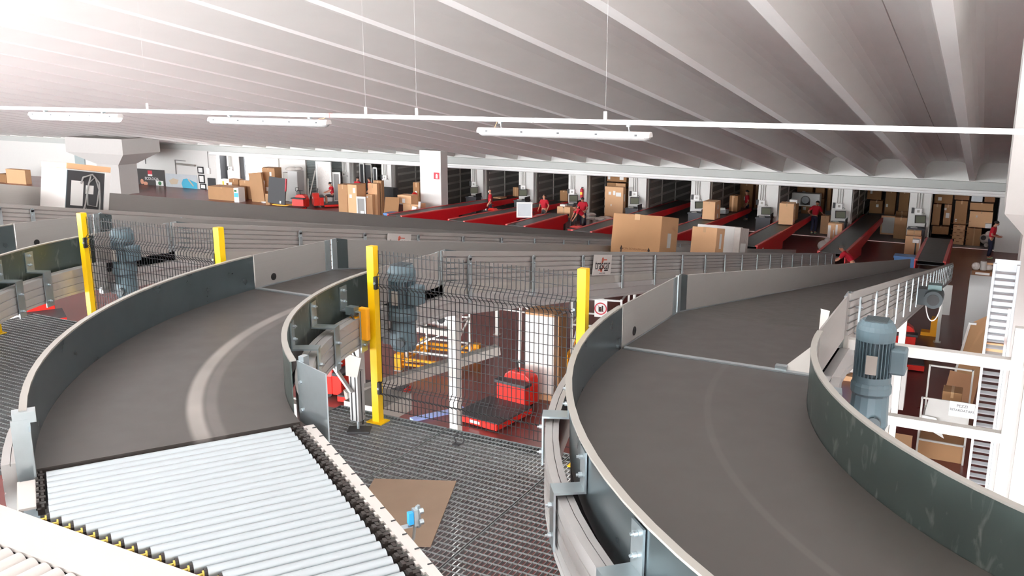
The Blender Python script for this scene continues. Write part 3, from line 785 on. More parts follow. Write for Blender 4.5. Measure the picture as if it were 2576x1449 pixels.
MB().tube([(-4.66, 5.79, 6.36), (-4.60, 5.77, 6.30), (-4.66, 5.77, 6.24), (-4.66, 5.77, 6.1), (-4.57, 5.74, 5.95), (-4.55, 5.72, 5.7), (-4.53, 5.74, 5.5), (-4.56, 5.76, 5.4)], .008, 6).build('cable', 'black', t, True)

# photo sensor on its bracket next to the rollers
q = CB+rad*2.855+u*1.47
SCS = .68
t = thing('photo_sensor', 'small blue photo sensor on a steel bracket right of the rollers', 'sensor', (q.x, q.y, 6.25))
t.scale = (SCS,)*3
MB().box((0, 0, .10), (.035, .04, .085), A0).build('lens_block', 'sblue', t)
MB().box(-rad*.034+Vector((0, 0, .10)), (.03, .05, .12), A0).build('housing', 'galv', t)
MB().bar(-rad*.055+Vector((0, 0, .18)), -rad*.06+Vector((0, 0, .02)), .02, .03).cyl(-rad*.05+u*.03+Vector((0, 0, .15)), -rad*.08+u*.03+Vector((0, 0, .15)), .02, 10).cyl(-rad*.05+u*.03+Vector((0, 0, .07)), -rad*.08+u*.03+Vector((0, 0, .07)), .02, 10).build('clamp', 'zinc', t)
MB().tube([-rad*.03+Vector((0, 0, .03)), -rad*.02+Vector((0, 0, -.05)), rad*.02+Vector((0, 0, -.14)), rad*.10+Vector((0, 0, -.25))], .011, 8).build('cable', 'cable', t)
MB().box(rad*.03+Vector((0, 0, .045)), (.08, .05, .006), A0).build('bracket', 'zinc', t)

# brown board lying on the grating and the lifting ring
single(MB().prism([(-3.87, 5.0, ZM+.001), (-3.30, 5.26, ZM+.001), (-2.94, 4.36, ZM+.001), (-3.50, 4.10, ZM+.001)], (0, 0, .008)), 'brown_board', 'boardb', 'stained brown board lying on the grating beside the rollers', 'board')
mb = MB(); c = Vector((-3.65, 5.87, ZM+.052))
ringp = [[c+Vector(((.045+.006*math.cos(f))*math.cos(a), .006*math.sin(f), (.045+.006*math.cos(f))*math.sin(a))) for f in [2*PI*k/6 for k in range(6)]] for a in [2*PI*i/20 for i in range(21)]]
mb.loft(ringp, caps=False).b2(c.x-.05, c.x+.01, c.y-.04, c.y+.02, ZM, ZM+.008)
single(mb, 'lifting_ring', 'dark', 'small steel lifting ring on the grating behind the brown board', 'ring')

# gearmotors
def gearmotor(label, x, y, ztop, s=1.0):
    t = thing('gearmotor', label, 'motor', (x, y, ztop-.78), group='drive motors of the curves')
    r = .118
    MB().loft([[Vector((rr*math.cos(2*PI*k/24), rr*math.sin(2*PI*k/24), z)) for k in range(24)] for rr, z in ((r*1.06, .615), (r*1.08, .69), (r*.98, .72), (r*.80, .75), (.02, .752))]).build('fan_cowl', 'motor', t)
    g = MB()
    for i in range(-4, 5): g.b2(-.07, .07, i*.018-.004, i*.018+.004, .75, .757)
    g.build('fan_grille', 'fan', t)
    mb = MB().cyl((0, 0, .36), (0, 0, .62), r*.84, 24)
    for i in range(30):
        a = 2*PI*i/30; d = Vector((math.cos(a), math.sin(a), 0))
        mb.box(d*r*.92+Vector((0, 0, .49)), (.03, .006, .25), a)
    mb.build('finned_body', 'motor', t)
    MB().cyl((0, 0, .325), (0, 0, .37), r*1.05, 24).build('front_flange', 'motor', t, smooth=True)
    MB().b2(r*.85, r*1.75, -.07, .07, .40, .575).build('terminal_box', 'motor', t, bevel=.015)
    MB().b2(-.035, .035, -r*1.06-.002, -r*1.02, .40, .53).build('rating_plate', 'plate', t)
    mb = MB().loft([[Vector((rr*sx*math.cos(2*PI*k/16), rr*math.sin(2*PI*k/16), z)) for k in range(16)] for rr, sx, z in ((r*1.0, 1.0, .33), (r*1.12, 1.0, .30), (r*1.12, 1.0, .25), (r*.92, 1.1, .23), (r*.95, 1.15, .02), (r*.8, 1.1, -.04))])
    mb.build('gear_housing', 'motor', t, bevel=.004)
    MB().cyl((.05, -r*.9, .06), (.05, -r*1.15, .06), .045, 16).build('shaft_cover', 'fan', t)
    mb = MB()
    for a in (45, 135, 225, 315): mb.cyl((r*.9*math.cos(R(a)), r*.9*math.sin(R(a)), .235), (r*.9*math.cos(R(a)), r*.9*math.sin(R(a)), .335), .016, 8)
    mb.build('flange_bolt', 'fan', t)
    MB().b2(-.2, -.1, -.05, .05, .0, .12).b2(-.23, -.2, -.03, .03, .04, .09).build('output_hub', 'black', t)
    return t
gearmotor('blue-grey gearmotor standing upright beside the right foreground curve', -.57, 6.24, 6.76)
gearmotor('blue-grey gearmotor seen through the middle wire fence', -4.56, 6.40, 6.72)
gearmotor('blue-grey gearmotor seen through the left wire fence', -8.44, 6.55, 6.72)

# white corner hopper plates at the right entry of the right line
t = thing('corner_plate', 'white folded corner plate where the right curve meets its incline', 'plate', (-1.0, 6.3, ZB))
MB().prism([(-.94, 6.17, ZB+.004), (-1.16, 6.17, ZB+.006), (-1.03, 6.72, ZB+.02), (-.95, 6.72, ZB+.02)], (0, 0, .006)).build('floor_plate', 'whitep', t, True)
MB().prism([(-.94, 6.17, ZB+.01), (-.955, 6.75, ZB+.02), (-1.02, 6.78, ZB+.33), (-.95, 6.74, ZB+.33)], (.004, 0, 0)).build('upright_plate', 'white', t, True)
MB().prism([(-1.16, 6.17, ZB+.008), (-.94, 6.17, ZB+.01), (-.95, 6.62, ZB+.16)], (0, .004, .004)).build('fold_plate', 'white', t, True)
MB().b2(-1.20, -1.12, 6.145, 6.20, ZB+.012, ZB+.04).build('clip', 'zinc', t, True)
# ------------------------------------------------------------------ light line over the conveyors
TY = 7.0; TZ = 7.957
def trunk_z(x): return TZ
t = thing('lighting_trunking', 'long white lighting trunking running across under the ceiling', 'trunking', (-8, TY, TZ))
MB().b2(-13.2, 2.0, TY-.02, TY+.02, TZ-.019, TZ+.019).build('rail', 'bright', t, True)
for x in (-9.05, -6.85, -5.35, -3.55, -1.75): MB().b2(x-.0025, x+.0025, TY-.0225, TY+.0225, TZ-.0215, TZ+.0215).build('joint', 'cable', t, True)
for x in ((-8.379, 7.000, 8.032), (-5.353, 7.000, 8.003), (-4.766, 7.000, 8.002), (-2.880, 7.000, 8.004)):
    h = MB().b2(x[0]-.014, x[0]+.014, TY-.006, TY+.006, TZ+.018, TZ+.085).build('hanger', 'bright', t, True)
    zt = zrib(TY)+.92
    wq = MB().cyl((x[0], TY, TZ+.085), (x[0], TY, zt), .0004, 4).build('suspension_wire', 'trimw', t, True); wq.parent = h
for x in ((-2.411, 7.000, 7.943), (-5.441, 7.000, 7.953)):
    MB().b2(x[0]-.04, x[0]+.04, TY-.0208, TY-.0200, TZ-.008, TZ+.004).build('marking', 'print', t, True)
mb = MB().b2((-5.783, 7.000, 7.942)[0]-.008, (-5.783, 7.000, 7.942)[0]+.008, TY-.022, TY+.022, TZ-.022, TZ+.022).build('red_clip', 'redf', t, True)

def fixture(label, xa, xb, z, lit, hooks):
    xc = (xa+xb)/2; L = xb-xa
    t = thing('fluorescent_light', label, 'light fixture', (xc, TY, z), group='fluorescent fittings on the trunking')
    hl = L/2
    def body(w, z0, z1, n=10): 
        return MB().loft([[Vector((x, y*ww, zz)) for y, zz in ((-w, z0), (w, z0), (w, (z0+z1)/2), (w*.6, z1), (-w*.6, z1), (-w, (z0+z1)/2))] for x, ww in ((-hl, .8), (-hl+.02, 1), (hl-.02, 1), (hl, .8))])
    body(.055, .0, .045).build('housing', 'housing', t, bevel=.004)
    rings = [[Vector((x, .055*s*math.cos(PI+PI*k/8), .002+(.05 if lit == 2 else .032)*s*math.sin(PI+PI*k/8))) for k in range(9)] for x, s in ((-hl+.01, .5), (-hl+.04, 1), (hl-.04, 1), (hl-.01, .5))]
    MB().loft(rings).build('diffuser', 'lit' if lit == 2 else 'litsoft', t, smooth=True)
    for i in range(5):
        x = -hl+.11+(L-.22)*i/4
        c = MB().b2(x-.012, x+.012, -.060, -.053, -.004, .030).build('clip', 'trimw', t)
        MB().b2(x-.011, x+.011, -.0615, -.060, .010, .026).build('clip_slot', 'dark', t).parent = c
    for hx in hooks:
        x = hx-xc
        pts = [Vector((x, 0, TZ-z-.019)), Vector((x, 0, TZ-z-.05)), Vector((x+.004, 0, TZ-z-.07)), Vector((x+.016, 0, TZ-z-.085)), Vector((x+.022, 0, TZ-z-.074))]
        MB().tube(pts, .0035, 6).b2(x-.012, x+.012, -.022, .022, TZ-z-.035, TZ-z-.020).build('hook', 'zinc', t)
        MB().tube([Vector((x+.010, 0, TZ-z-.085)), Vector((x+.006, 0, .05)), Vector((x-.02, 0, .044))], .0022, 5).build('wire_loop', 'cable', t)
    return t
f1 = fixture('lit fluorescent batten, leftmost of the three, glowing white', (-10.451, 7.000, 7.825)[0], (-8.837, 7.000, 7.799)[0], 7.872, 2, ((-10.170, 7.000, 7.902)[0], (-9.126, 7.000, 7.906)[0]))
f2 = fixture('slim white fluorescent batten with five dark clips, middle of the three', (-7.424, 7.000, 7.811)[0], (-5.810, 7.000, 7.826)[0], 7.868, True, ((-7.134, 7.000, 7.933)[0], (-6.046, 7.000, 7.914)[0]))
f3 = fixture('large white fluorescent batten with cable at its end, nearest of the three', (-4.098, 7.000, 7.771)[0], (-2.477, 7.000, 7.795)[0], 7.838, True, ((-3.873, 7.000, 7.923)[0], (-2.670, 7.000, 7.918)[0]))
x = (-3.889, 7.000, 7.784)[0]
MB().tube([(x-.02, TY, TZ-.02), (x-.04, TY, 7.90), (x-.045, TY, 7.885)], .003, 5).build('supply_cable', 'orangew', f3, True)
x = (-5.869, 7.000, 7.918)[0]
MB().tube([(x+.02, TY, TZ-.02), (x+.0, TY, 7.925), (x-.07, TY, 7.918)], .003, 5).build('supply_cable', 'orangew', f2, True)
# ------------------------------------------------------------------ cartons and goods
def carton(label, x0, x1, y0, y1, z0, z1, m='card', tape=True, labels=(), rot=0, group=None, cat='box', name='carton', tilt=0):
    """labels: (face 'f' front or 'r' right side, u, v, w, h) in fractions of the face"""
    t = thing(name, label, cat, ((x0+x1)/2, (y0+y1)/2, z0), rot, group)
    hx, hy, h = abs(x1-x0)/2, abs(y1-y0)/2, z1-z0
    b = MB().b2(-hx, hx, -hy, hy, 0, h).build('body', m, t, bevel=min(.012, hx*.2, hy*.2))
    e = .003
    if tape:
        mb = MB().b2(-.03, .03, -hy-e, hy+e, h-.0005, h+e)
        mb.b2(-.03, .03, -hy-e, -hy-.0005, h*.86, h+e)
        mb.build('tape', 'tape', t)
    for (f, uu, v, ww, hh, *mm) in labels:
        mk = mm[0] if mm else 'paper'
        if f == 'f': q = MB().b2(-hx+2*hx*uu, -hx+2*hx*(uu+ww), -hy-e, -hy-.0005, h*v, h*(v+hh))
        elif f == 'r': q = MB().b2(hx+.0005, hx+e, -hy+2*hy*uu, -hy+2*hy*(uu+ww), h*v, h*(v+hh))
        q.build('shipping_label' if mk == 'paper' else 'printed_patch', mk, t)
    if tilt: t.rotation_euler.x = R(tilt)
    return t
def fbox(label, ll, ur, dep=.55, m='card', z0=None, **k):
    """carton whose front face spans two points standing on one plane"""
    zb = ll[2] if z0 is None else z0
    return carton(label, ll[0]+.016, ur[0]-.016, ll[1], ll[1]+dep, max(zb+.006, .032), min(ur[2]-.012, 2.80), m, **k)

# rightmost truck: the wall of boxes
G0 = 'boxes packed in the rightmost truck'
Q = 50.6
def wallbox(group, rows, q):
    for r in rows:
        lab, a, b, m = r[:4]; lb = r[4] if len(r) > 4 else ()
        fbox(lab, a, b, .6 if len(r) < 6 else r[5], m, labels=lb, group=group)
wallbox(G0, [
 ('wide carton with a label, top left of the rightmost truck', (-2.474, 50.600, 2.087), (-1.610, 50.600, 2.683), 'cardm', [('f', .2, .25, .2, .3)]),
 ('tall plain carton at left edge in the rightmost truck', (-2.494, 50.600, 0.946), (-2.100, 50.600, 2.060), 'card'),
 ('tall narrow carton with a white label beside the plain one, rightmost truck', (-1.974, 50.600, 0.985), (-1.602, 50.600, 2.062), 'card', [('f', .3, .35, .5, .25), ('f', .02, .72, .3, .12)]),
 ('low carton on the bed at left, rightmost truck', (-2.430, 50.600, 0.491), (-1.633, 50.600, 0.918), 'card'),
 ('dark flat carton under the roof in the rightmost truck', (-1.556, 50.600, 2.330), (-0.852, 50.600, 2.717), 'cardd'),
 ('tall film wrapped carton in the middle of the rightmost truck', (-1.484, 50.600, 1.085), (-0.880, 50.600, 2.291), 'cardm', [('f', .1, .1, .15, .12)]),
 ('pale green flat box under the roof, rightmost truck', (-0.788, 50.600, 2.277), (-0.252, 50.600, 2.622), 'mapg'),
 ('small dark carton in the top right corner of the rightmost truck', (-0.199, 50.600, 2.294), (0.305, 50.600, 2.705), 'cardd'),
 ('wide flat carton with white edge across the right, rightmost truck', (-0.815, 50.600, 1.849), (0.268, 50.600, 2.234), 'card'),
 ('large plain carton with one small label, right half of the rightmost truck', (-0.778, 50.600, 0.974), (0.298, 50.600, 1.804), 'cardl', [('f', .28, .62, .06, .14)]),
 ('carton with a vertical tape strip below the large plain one, rightmost truck', (-0.824, 50.600, -0.164), (-0.125, 50.600, 0.943), 'card', [('f', .48, 0, .08, 1.0, 'tape')]),
], Q)
pt = fbox('carton with rows of dark dashes standing behind the red belt, rightmost truck', (-1.467, 50.600, -0.180), (-0.877, 50.600, 1.048), .6, 'cardl', group=G0)
mb = MB()
for r_ in range(8):
    for c_ in range(3):
        x = -.3+.29*c_+(.12 if r_ % 2 else 0); z = .14+.155*r_
        mb.b2(x-.07, x+.07, -.306, -.302, z, z+.03)
mb.build('printed_dashes', 'cardd', pt)
t = thing('packed_appliance', 'grey machine under plastic beside the person at the rightmost truck', 'appliance', ((0.076, 50.400, -0.071)[0], 50.55, 0.02))
MB().ball((0, 0, .42), .27, 12, 8, (1, .8, 1)).ball((.12, -.15, .70), .16, 10, 6).build('wrapped_body', 'film', t, smooth=True)
MB().cyl((-.1, -.18, .5), (-.1, -.28, .5), .12, 16).build('drum_ring', 'black', t)
MB().cyl((.06, -.2, .15), (.06, -.3, .15), .1, 16).build('foot_ring', 'plate', t)
fbox('white parcel lying on the boxes above the machine, rightmost truck', (-0.026, 50.400, 1.051), (0.289, 50.400, 1.246), .3, 'paper', z0=(-0.940, 50.600, 0.957)[2]*0+1.0, tape=False, name='parcel')

# second truck
G1 = 'boxes packed in the second truck from the right'
wallbox(G1, [
 ('carton high on the left in the second truck from the right', (-6.174, 54.500, 1.612), (-5.381, 54.500, 2.274), 'cardm', [('f', .2, .5, .15, .3)]),
 ('carton with label at mid height left, second truck from the right', (-5.966, 54.200, 0.861), (-5.248, 54.200, 1.603), 'cardm', [('f', .5, .5, .2, .22)]),
 ('tall carton at the centre of the second truck from the right', (-5.158, 54.200, 0.827), (-4.582, 54.200, 2.306), 'cardm', [('f', .1, .3, .2, .12)]),
 ('tall brown carton on the right in the second truck from the right', (-4.417, 53.800, 1.133), (-3.872, 53.800, 2.300), 'cardm'),
 ('flat taped carton below the tall one, second truck from the right', (-4.490, 53.600, 0.796), (-3.869, 53.600, 1.152), 'cardm', [('f', .5, 0, .06, 1, 'tape')]),
 ('pale flat box right under the roof, second truck from the right', (-4.365, 53.900, 2.261), (-3.972, 53.900, 2.416), 'plate'),
], 54)
fbox('big open carton standing on the bed right of the second red belt', (-4.305, 51.000, 0.215), (-3.652, 51.000, 1.183), .6, 'card', z0=.02, group=G1)
t = thing('crate', 'pale framed crate of glass standing beside the second red belt', 'crate', ((-4.588, 52.000, 0.479)[0], 52.2, .03))
c = t
MB().b2(-.42, .42, -.03, .03, .08, .95).build('glass_pane', 'plate', t)
MB().b2(-.48, .48, -.05, .05, 0, .08).build('rail', 'cardl', t); MB().b2(-.48, .48, -.05, .05, .95, 1.03).build('rail', 'cardl', t)
for s in (-.45, .45): MB().b2(s-.04, s+.04, -.05, .05, .08, .95).build('stile', 'cardl', t)

# third truck
G2 = 'boxes packed in the third truck from the right'
wallbox(G2, [
 ('carton with a label at the upper left of the third truck from the right', (-10.000, 54.000, 1.526), (-9.086, 54.000, 2.303), 'cardm', [('f', .35, .25, .2, .25)]),
 ('plain carton at the upper middle of the third truck from the right', (-8.964, 54.000, 1.567), (-8.422, 54.000, 2.327), 'cardm'),
 ('narrow carton at the upper right of the third truck from the right', (-8.287, 54.000, 0.865), (-8.047, 54.000, 2.314), 'cardm'),
 ('brown carton behind the worker in the third truck from the right', (-8.912, 53.600, 0.617), (-8.343, 53.600, 1.582), 'cardm'),
 ('labelled carton below the white appliance, third truck from the right', (-9.501, 53.000, 0.701), (-8.960, 53.000, 1.200), 'cardm', [('f', .15, .5, .35, .4)]),
], 54)
t = thing('boxed_appliance', 'white box with a dark oval print inside the third truck from the right', 'box', ((-9.292, 53.000, 1.201)[0], 53.3, (-9.290, 53.000, 1.178)[2]))
MB().b2(-.78, .78, -.3, .3, 0, .74).build('body', 'paper', t, bevel=.01)
MB().cyl((.0, -.3, .34), (.0, -.306, .34), .27, 24).b2(-.27, .27, -.306, -.3, .08, .34).build('oval_print', 'cable', t)
MB().cyl((.0, -.306, .36), (.0, -.312, .36), .2, 24).build('inner_oval', 'mapg', t)
fbox('small white parcel on top of the cartons, third truck from the right', (-9.425, 49.000, 1.832), (-8.983, 49.000, 2.031), .4, 'paper', tape=False, name='parcel', z0=(-9.425, 49.000, 1.832)[2])
carton('large pale carton riding on the red belt of the third dock', (-9.539, 47.000, 1.129)[0], (-8.817, 47.000, 1.182)[0], 47.0, 47.8, .97, (-9.541, 47.000, 2.064)[2], 'cardl', labels=[('r', .3, .7, .3, .15), ('r', .2, .1, .4, .15)], rot=R(4))
carton('brown carton behind the pale one on the red belt of the third dock', -9.65, -8.95, 48.5, 49.2, .97, 1.83, 'cardm')
carton('upright carton the worker in the third truck is handling', (-7.986, 50.900, -0.003)[0], (-7.526, 50.900, 0.034)[0], 50.75, 51.2, .03, (-8.148, 50.900, 1.027)[2], 'cardl', rot=R(-8))

# fourth truck
carton('big pale carton on the partly hidden red belt, fourth dock', (-13.489, 46.800, 1.037)[0], (-12.796, 46.800, 1.087)[0], 46.8, 47.7, .97, (-13.251, 46.800, 1.935)[2], 'cardl', labels=[('r', .45, .55, .15, .25), ('r', .4, .05, .2, .25)], rot=R(-3))
carton('two-tone carton farther along the fourth red belt', (-13.007, 50.400, 1.161)[0], (-12.531, 50.400, 1.192)[0], 50.4, 51.2, .97, (-12.910, 50.400, 1.872)[2], 'cardm', labels=[('f', .3, 0, .2, 1, 'cardl')])
t = thing('parcel_tray', 'grey tray with white parcels on the fourth red belt', 'tray', (-13.35, 49.5, .945))
MB().b2(-.5, .5, -.3, .3, 0, .03).b2(-.5, .5, -.3, -.27, 0, .22).b2(-.5, .5, .27, .3, 0, .22).b2(-.5, -.47, -.3, .3, 0, .22).b2(.47, .5, -.3, .3, 0, .22).build('shell', 'mapg', t)
MB().b2(-.25, .0, -.306, -.3, .03, .19).build('shipping_label', 'paper', t)
MB().box((.1, 0, .26), (.5, .35, .1), .3).build('bag', 'paper', t)
carton('small brown box in front of the tray on the fourth red belt', -13.75, -13.4, 48.4, 48.8, .97, 1.25, 'cardm')
fbox('large carton at the back of the fourth truck from the right', (-13.601, 55.000, 0.549), (-12.770, 55.000, 2.169), .7, 'cardm', labels=[('f', .35, .3, .15, .15)])
fbox('dark carton right at the back wall, fourth truck from the right', (-12.696, 55.200, 0.584), (-12.503, 55.200, 2.164), .6, 'cardd')

# sixth dock (tall cartons beside the two bending workers)
carton('tall brown carton with two white labels standing in the sixth dock from the right', (-20.056, 49.000, 0.291)[0], (-18.896, 49.000, 0.375)[0], 48.95, 49.35, .02, (-19.624, 49.000, 2.153)[2], 'cardl', tape=False, labels=[('f', .2, .78, .14, .08), ('f', .45, .77, .12, .12), ('f', .6, .74, .28, .11), ('f', .33, .46, .05, .06), ('r', .3, .6, .4, .2)])
carton('brown stack carton under the labelled one, back of the sixth dock', (-20.681, 50.600, 1.917)[0], (-19.391, 50.600, 1.989)[0], 50.6, 51.3, .03, (-20.262, 50.600, 1.844)[2], 'cardm', tape=False)
fbox('carton with white labels on top of the pile in the sixth dock', (-20.637, 50.600, 2.259), (-19.336, 50.600, 2.674), .5, 'cardm', labels=[('f', .05, .3, .12, .6), ('f', .65, .3, .2, .45)])
fbox('long pale box between the cartons in the sixth dock', (-20.589, 50.500, 1.981), (-19.334, 50.500, 2.206), .5, 'cardm', labels=[('f', .48, .0, .5, .9, 'cardl')])
# seventh / eighth docks
carton('single brown carton on the bed of the seventh truck from the right', (-23.635, 50.300, 0.913)[0], (-23.116, 50.300, 0.946)[0], 50.3, 50.8, .86, (-23.589, 50.300, 1.563)[2], 'cardm', rot=R(3))
carton('carton on the belt above the masked worker', -27.05, -26.6, 50.5, 51.0, .97, 1.55, 'card', labels=[('f', .45, 0, .12, 1, 'tape')], rot=R(-11))
carton('flat carton lying on the belt behind the masked worker', -27.62, -27.0, 48.9, 49.5, .97, 1.06, 'card', rot=R(-11))
carton('carton with a white parcel on top right of the dark-haired worker', (-21.733, 45.900, 0.724)[0], (-20.907, 45.900, 0.783)[0], 45.9, 46.5, .62, (-21.513, 45.900, 1.221)[2], 'cardl', labels=[('f', .45, 0, .12, 1, 'tape')])
t = thing('packing_stool', 'low grey table carrying the carton right of the dark-haired worker', 'table', ((-21.306, 45.900, 0.754)[0], 46.2, 0))
MB().b2(-.45, .45, -.3, .3, .57, .615).build('table_top', 'deskd', t)
for sx in (-.4, .4): MB().b2(sx-.02, sx+.02, -.25, .25, 0, .57).build('leg', 'deskd', t)
carton('small white parcel resting on the carton right of the dark-haired worker', (-21.603, 46.200, 1.178)[0], (-21.277, 46.200, 1.199)[0], 46.0, 46.3, (-21.513, 45.900, 1.221)[2]+.004, (-21.513, 45.900, 1.221)[2]+.12, 'paper', tape=False, name='parcel')
t = thing('insulated_board', 'white framed panel leaning on the third loading belt from the left', 'panel', ((-22.123, 43.500, 0.747)[0], 42.6, .99), R(25))
m3 = Matrix.Rotation(R(-8), 3, 'X')
for n_, c_, s_ in (('frame', (0, 0, .04), (.86, .06, .08)), ('frame', (0, 0, .80), (.86, .06, .08)), ('frame', (-.39, 0, .42), (.08, .06, .70)), ('frame', (.39, 0, .42), (.08, .06, .70))):
    MB().box(m3 @ Vector(c_), s_, m3).build(n_, 'paper', t)
MB().box(m3 @ Vector((0, 0, .42)), (.72, .03, .70), m3).build('pane', 'mapg', t)
t = thing('plastic_wrap', 'heap of grey plastic wrapping on the floor beside the tall brown carton', 'plastic wrap', (-20.1, 48.3, 0))
mb = MB(); rr = random.Random(3)
for i in range(12): mb.ball((rr.uniform(-.8, .7), rr.uniform(-.5, .5), rr.uniform(.1, .65-.04*i)), rr.uniform(.15, .3), 8, 5, (1.5, 1, .5))
mb.build('folds', 'film', t)
t = thing('fire_extinguisher', 'red fire extinguisher on the wall behind the two bending workers', 'fire extinguisher', ((-21.734, 49.300, 1.319)[0], 49.38, (-21.734, 49.300, 1.319)[2]))
MB().cyl((0, 0, 0), (0, 0, .5), .1, 14).cyl((0, 0, .5), (0, 0, .58), .1, 14, .04).build('cylinder', 'redp', t, smooth=True)
MB().b2(-.06, .06, .09, .118, .2, .5).build('mount_bracket', 'plate', t)
MB().cyl((0, 0, .58), (0, 0, .66), .03, 8).b2(-.02, .1, -.02, .02, .62, .66).build('valve', 'black', t)
MB().b2(-.07, .07, -.104, -.098, .2, .36).build('sticker', 'yellow', t)
# cartons at the pillar left of the second dock and left of the rightmost dock
carton('white-and-brown carton with tall label leaning left of the second red belt', (-7.106, 47.600, 0.440)[0], (-6.410, 47.600, 0.497)[0], 47.4, 47.9, 0, (-7.005, 47.600, 1.151)[2], 'cardl', labels=[('f', .02, .0, .2, .9), ('f', .55, .5, .15, .45), ('f', .4, 0, .06, .7)])
t = thing('paper_bag', 'pale crumpled bag on the floor beside the second red belt', 'bag', (-6.9, 45.6, 0)); MB().ball((0, 0, .28), .3, 12, 8, (1.2, .9, .95)).ball((.1, 0, .55), .16, 10, 6).build('bag', 'cover', t, smooth=True)
carton('upright carton of flattened boxes left of the rightmost dock', (-3.366, 47.400, 0.420)[0], (-2.724, 47.400, 0.475)[0], 47.4, 47.75, 0, (-3.228, 47.400, 1.067)[2], 'cardl')
carton('tall pale carton in front, left of the rightmost red belt', (-3.283, 45.600, 0.253)[0], (-2.594, 45.600, 0.316)[0], 45.6, 45.95, 0, (-3.081, 45.600, 1.076)[2], 'cardl', labels=[('f', .9, .3, .08, .6)])
t = thing('blue_bin', 'blue open bin on the floor left of the rightmost red belt', 'bin', ((-2.873, 42.600, 0.458)[0]-.12, 42.9, 0))
def tub(t, hx, hy, h, m, th=.025, tp=1.1):
    o = [(-hx, -hy), (hx, -hy), (hx, hy), (-hx, hy)]
    ro = [Vector((x, y, 0)) for x, y in o]; r1 = [Vector((x*tp, y*tp, h)) for x, y in o]
    r2 = [Vector((x*tp-th*(1 if x > 0 else -1), y*tp-th*(1 if y > 0 else -1), h)) for x, y in o]
    r3 = [Vector((x*.95, y*.95, .04)) for x, y in o]
    MB().loft([ro, r1, r2, r3]).build('shell', m, t, bevel=.006)
    o2 = [Vector((x*tp, y*tp, 0)) for x, y in o]; e = [Vector((.02 if x > 0 else -.02, .02 if y > 0 else -.02, 0)) for x, y in o]
    U = [p+Vector((0, 0, h+.002)) for p in o2]
    return MB().loft([[p-Vector((0, 0, .09)) for p in U], [p+q-Vector((0, 0, .09)) for p, q in zip(U, e)], [p+q for p, q in zip(U, e)], U]).build('rim', m, t)
tub(t, .42, .3, .62, 'blue')
t = thing('hand_scanner_stand', 'white and black label printer between the blue bin and rightmost red belt', 'printer', (-2.75, 44.6, 0))
MB().b2(-.03, .03, -.03, .03, 0, .95).b2(-.2, .2, -.2, .2, 0, .03).build('pole', 'black', t)
MB().b2(-.14, .14, -.14, .14, .95, 1.12).build('printer_body', 'paper', t, bevel=.02)

# ------------------------------------------------------------------ goods on the left part of the floor
t = carton('open carton with a folded flap on the floor below the map poster', (-49.010, 45.500, 0.247)[0], (-46.392, 45.500, 0.321)[0], 45.5, 46.6, 0, (-48.315, 45.500, 0.937)[2], 'card')
t = carton('carton with blue and white printed side beside the open carton', (-46.212, 45.400, 0.371)[0], (-45.761, 45.400, 0.399)[0], 45.2, 45.8, 0, (-46.024, 45.500, 1.036)[2]*.95, 'paper', tape=False, labels=[('f', .05, .35, .9, .3, 'mapb'), ('f', .1, .72, .5, .15, 'green')])
t = carton('carton right of the blue printed box', (-47.188, 46.800, -0.017)[0], (-46.114, 46.800, 0.049)[0], 46.75, 47.2, 0, (-46.318, 46.200, 1.311)[2], 'card', labels=[('f', .2, .3, .3, .2)])
t = carton('wide tilted brown panel standing against the cartons', (-45.331, 46.000, 0.134)[0], (-44.144, 46.000, 0.208)[0], 46.0, 46.18, 0, (-44.940, 46.000, 2.035)[2], 'card', tape=False)
t.rotation_euler = (0, R(-6), 0)
carton('tall narrow carton at the base of the left stack', (-44.650, 46.600, 0.051)[0], (-43.764, 46.600, 0.107)[0], 46.6, 47.3, 0, (-44.096, 46.600, 1.417)[2], 'card', labels=[('f', .1, .5, .3, .2)])
carton('square carton on top of the narrow one in the left stack', (-44.832, 46.600, 1.406)[0], (-43.655, 46.600, 1.467)[0], 46.6, 47.3, (-44.096, 46.600, 1.417)[2]+.003, (-44.020, 46.600, 2.341)[2], 'card', labels=[('f', .6, .4, .15, .3)])
carton('low carton half hidden by the conveyor left of the dark board', (-43.313, 45.200, 0.244)[0], (-42.954, 45.200, 0.267)[0], 45.2, 45.8, 0, .75, 'card')
carton('assorted small parcels box behind the open carton', (-50.376, 47.900, 0.546)[0], (-49.407, 47.900, 0.600)[0], 47.9, 48.4, 0, (-49.688, 47.600, 1.112)[2], 'paper', tape=False, labels=[('f', .35, .4, .15, .5, 'yellow'), ('f', .55, .2, .2, .4, 'blue'), ('f', .75, .1, .2, .7, 'cardd')])
carton('brown carton with white note behind the blue printed box', (-48.852, 47.400, 0.683)[0], (-47.946, 47.400, 0.733)[0], 47.4, 47.9, 0, (-48.285, 47.400, 1.262)[2], 'cardm', labels=[('f', -.0, .3, .3, .5)])
t = thing('dark_board', 'dark brown board tilted on the yellow pallet truck', 'board', ((-42.153, 45.000, 0.422)[0], 45.0, .17))
t.rotation_euler = (R(-6), R(3), 0)
MB().b2(-.75, .75, -.04, .04, 0, 1.75).build('panel', 'dark', t); MB().b2(.70, .77, -.045, .045, .9, 1.75).build('red_edge', 'redp', t); MB().b2(.3, .42, -.045, -.04, .06, .22).build('label_tag', 'paper', t)
t = thing('pallet_truck', 'yellow hand pallet truck under the dark board', 'pallet truck', ((-41.563, 45.000, 0.352)[0], 45.3, 0))
MB().b2(-1.0, .8, -.28, -.1, .05, .12).b2(-1.0, .8, .1, .28, .05, .12).build('fork', 'amber', t)
MB().b2(.72, 1.0, -.25, .25, .08, .3).build('pump_block', 'amber', t)
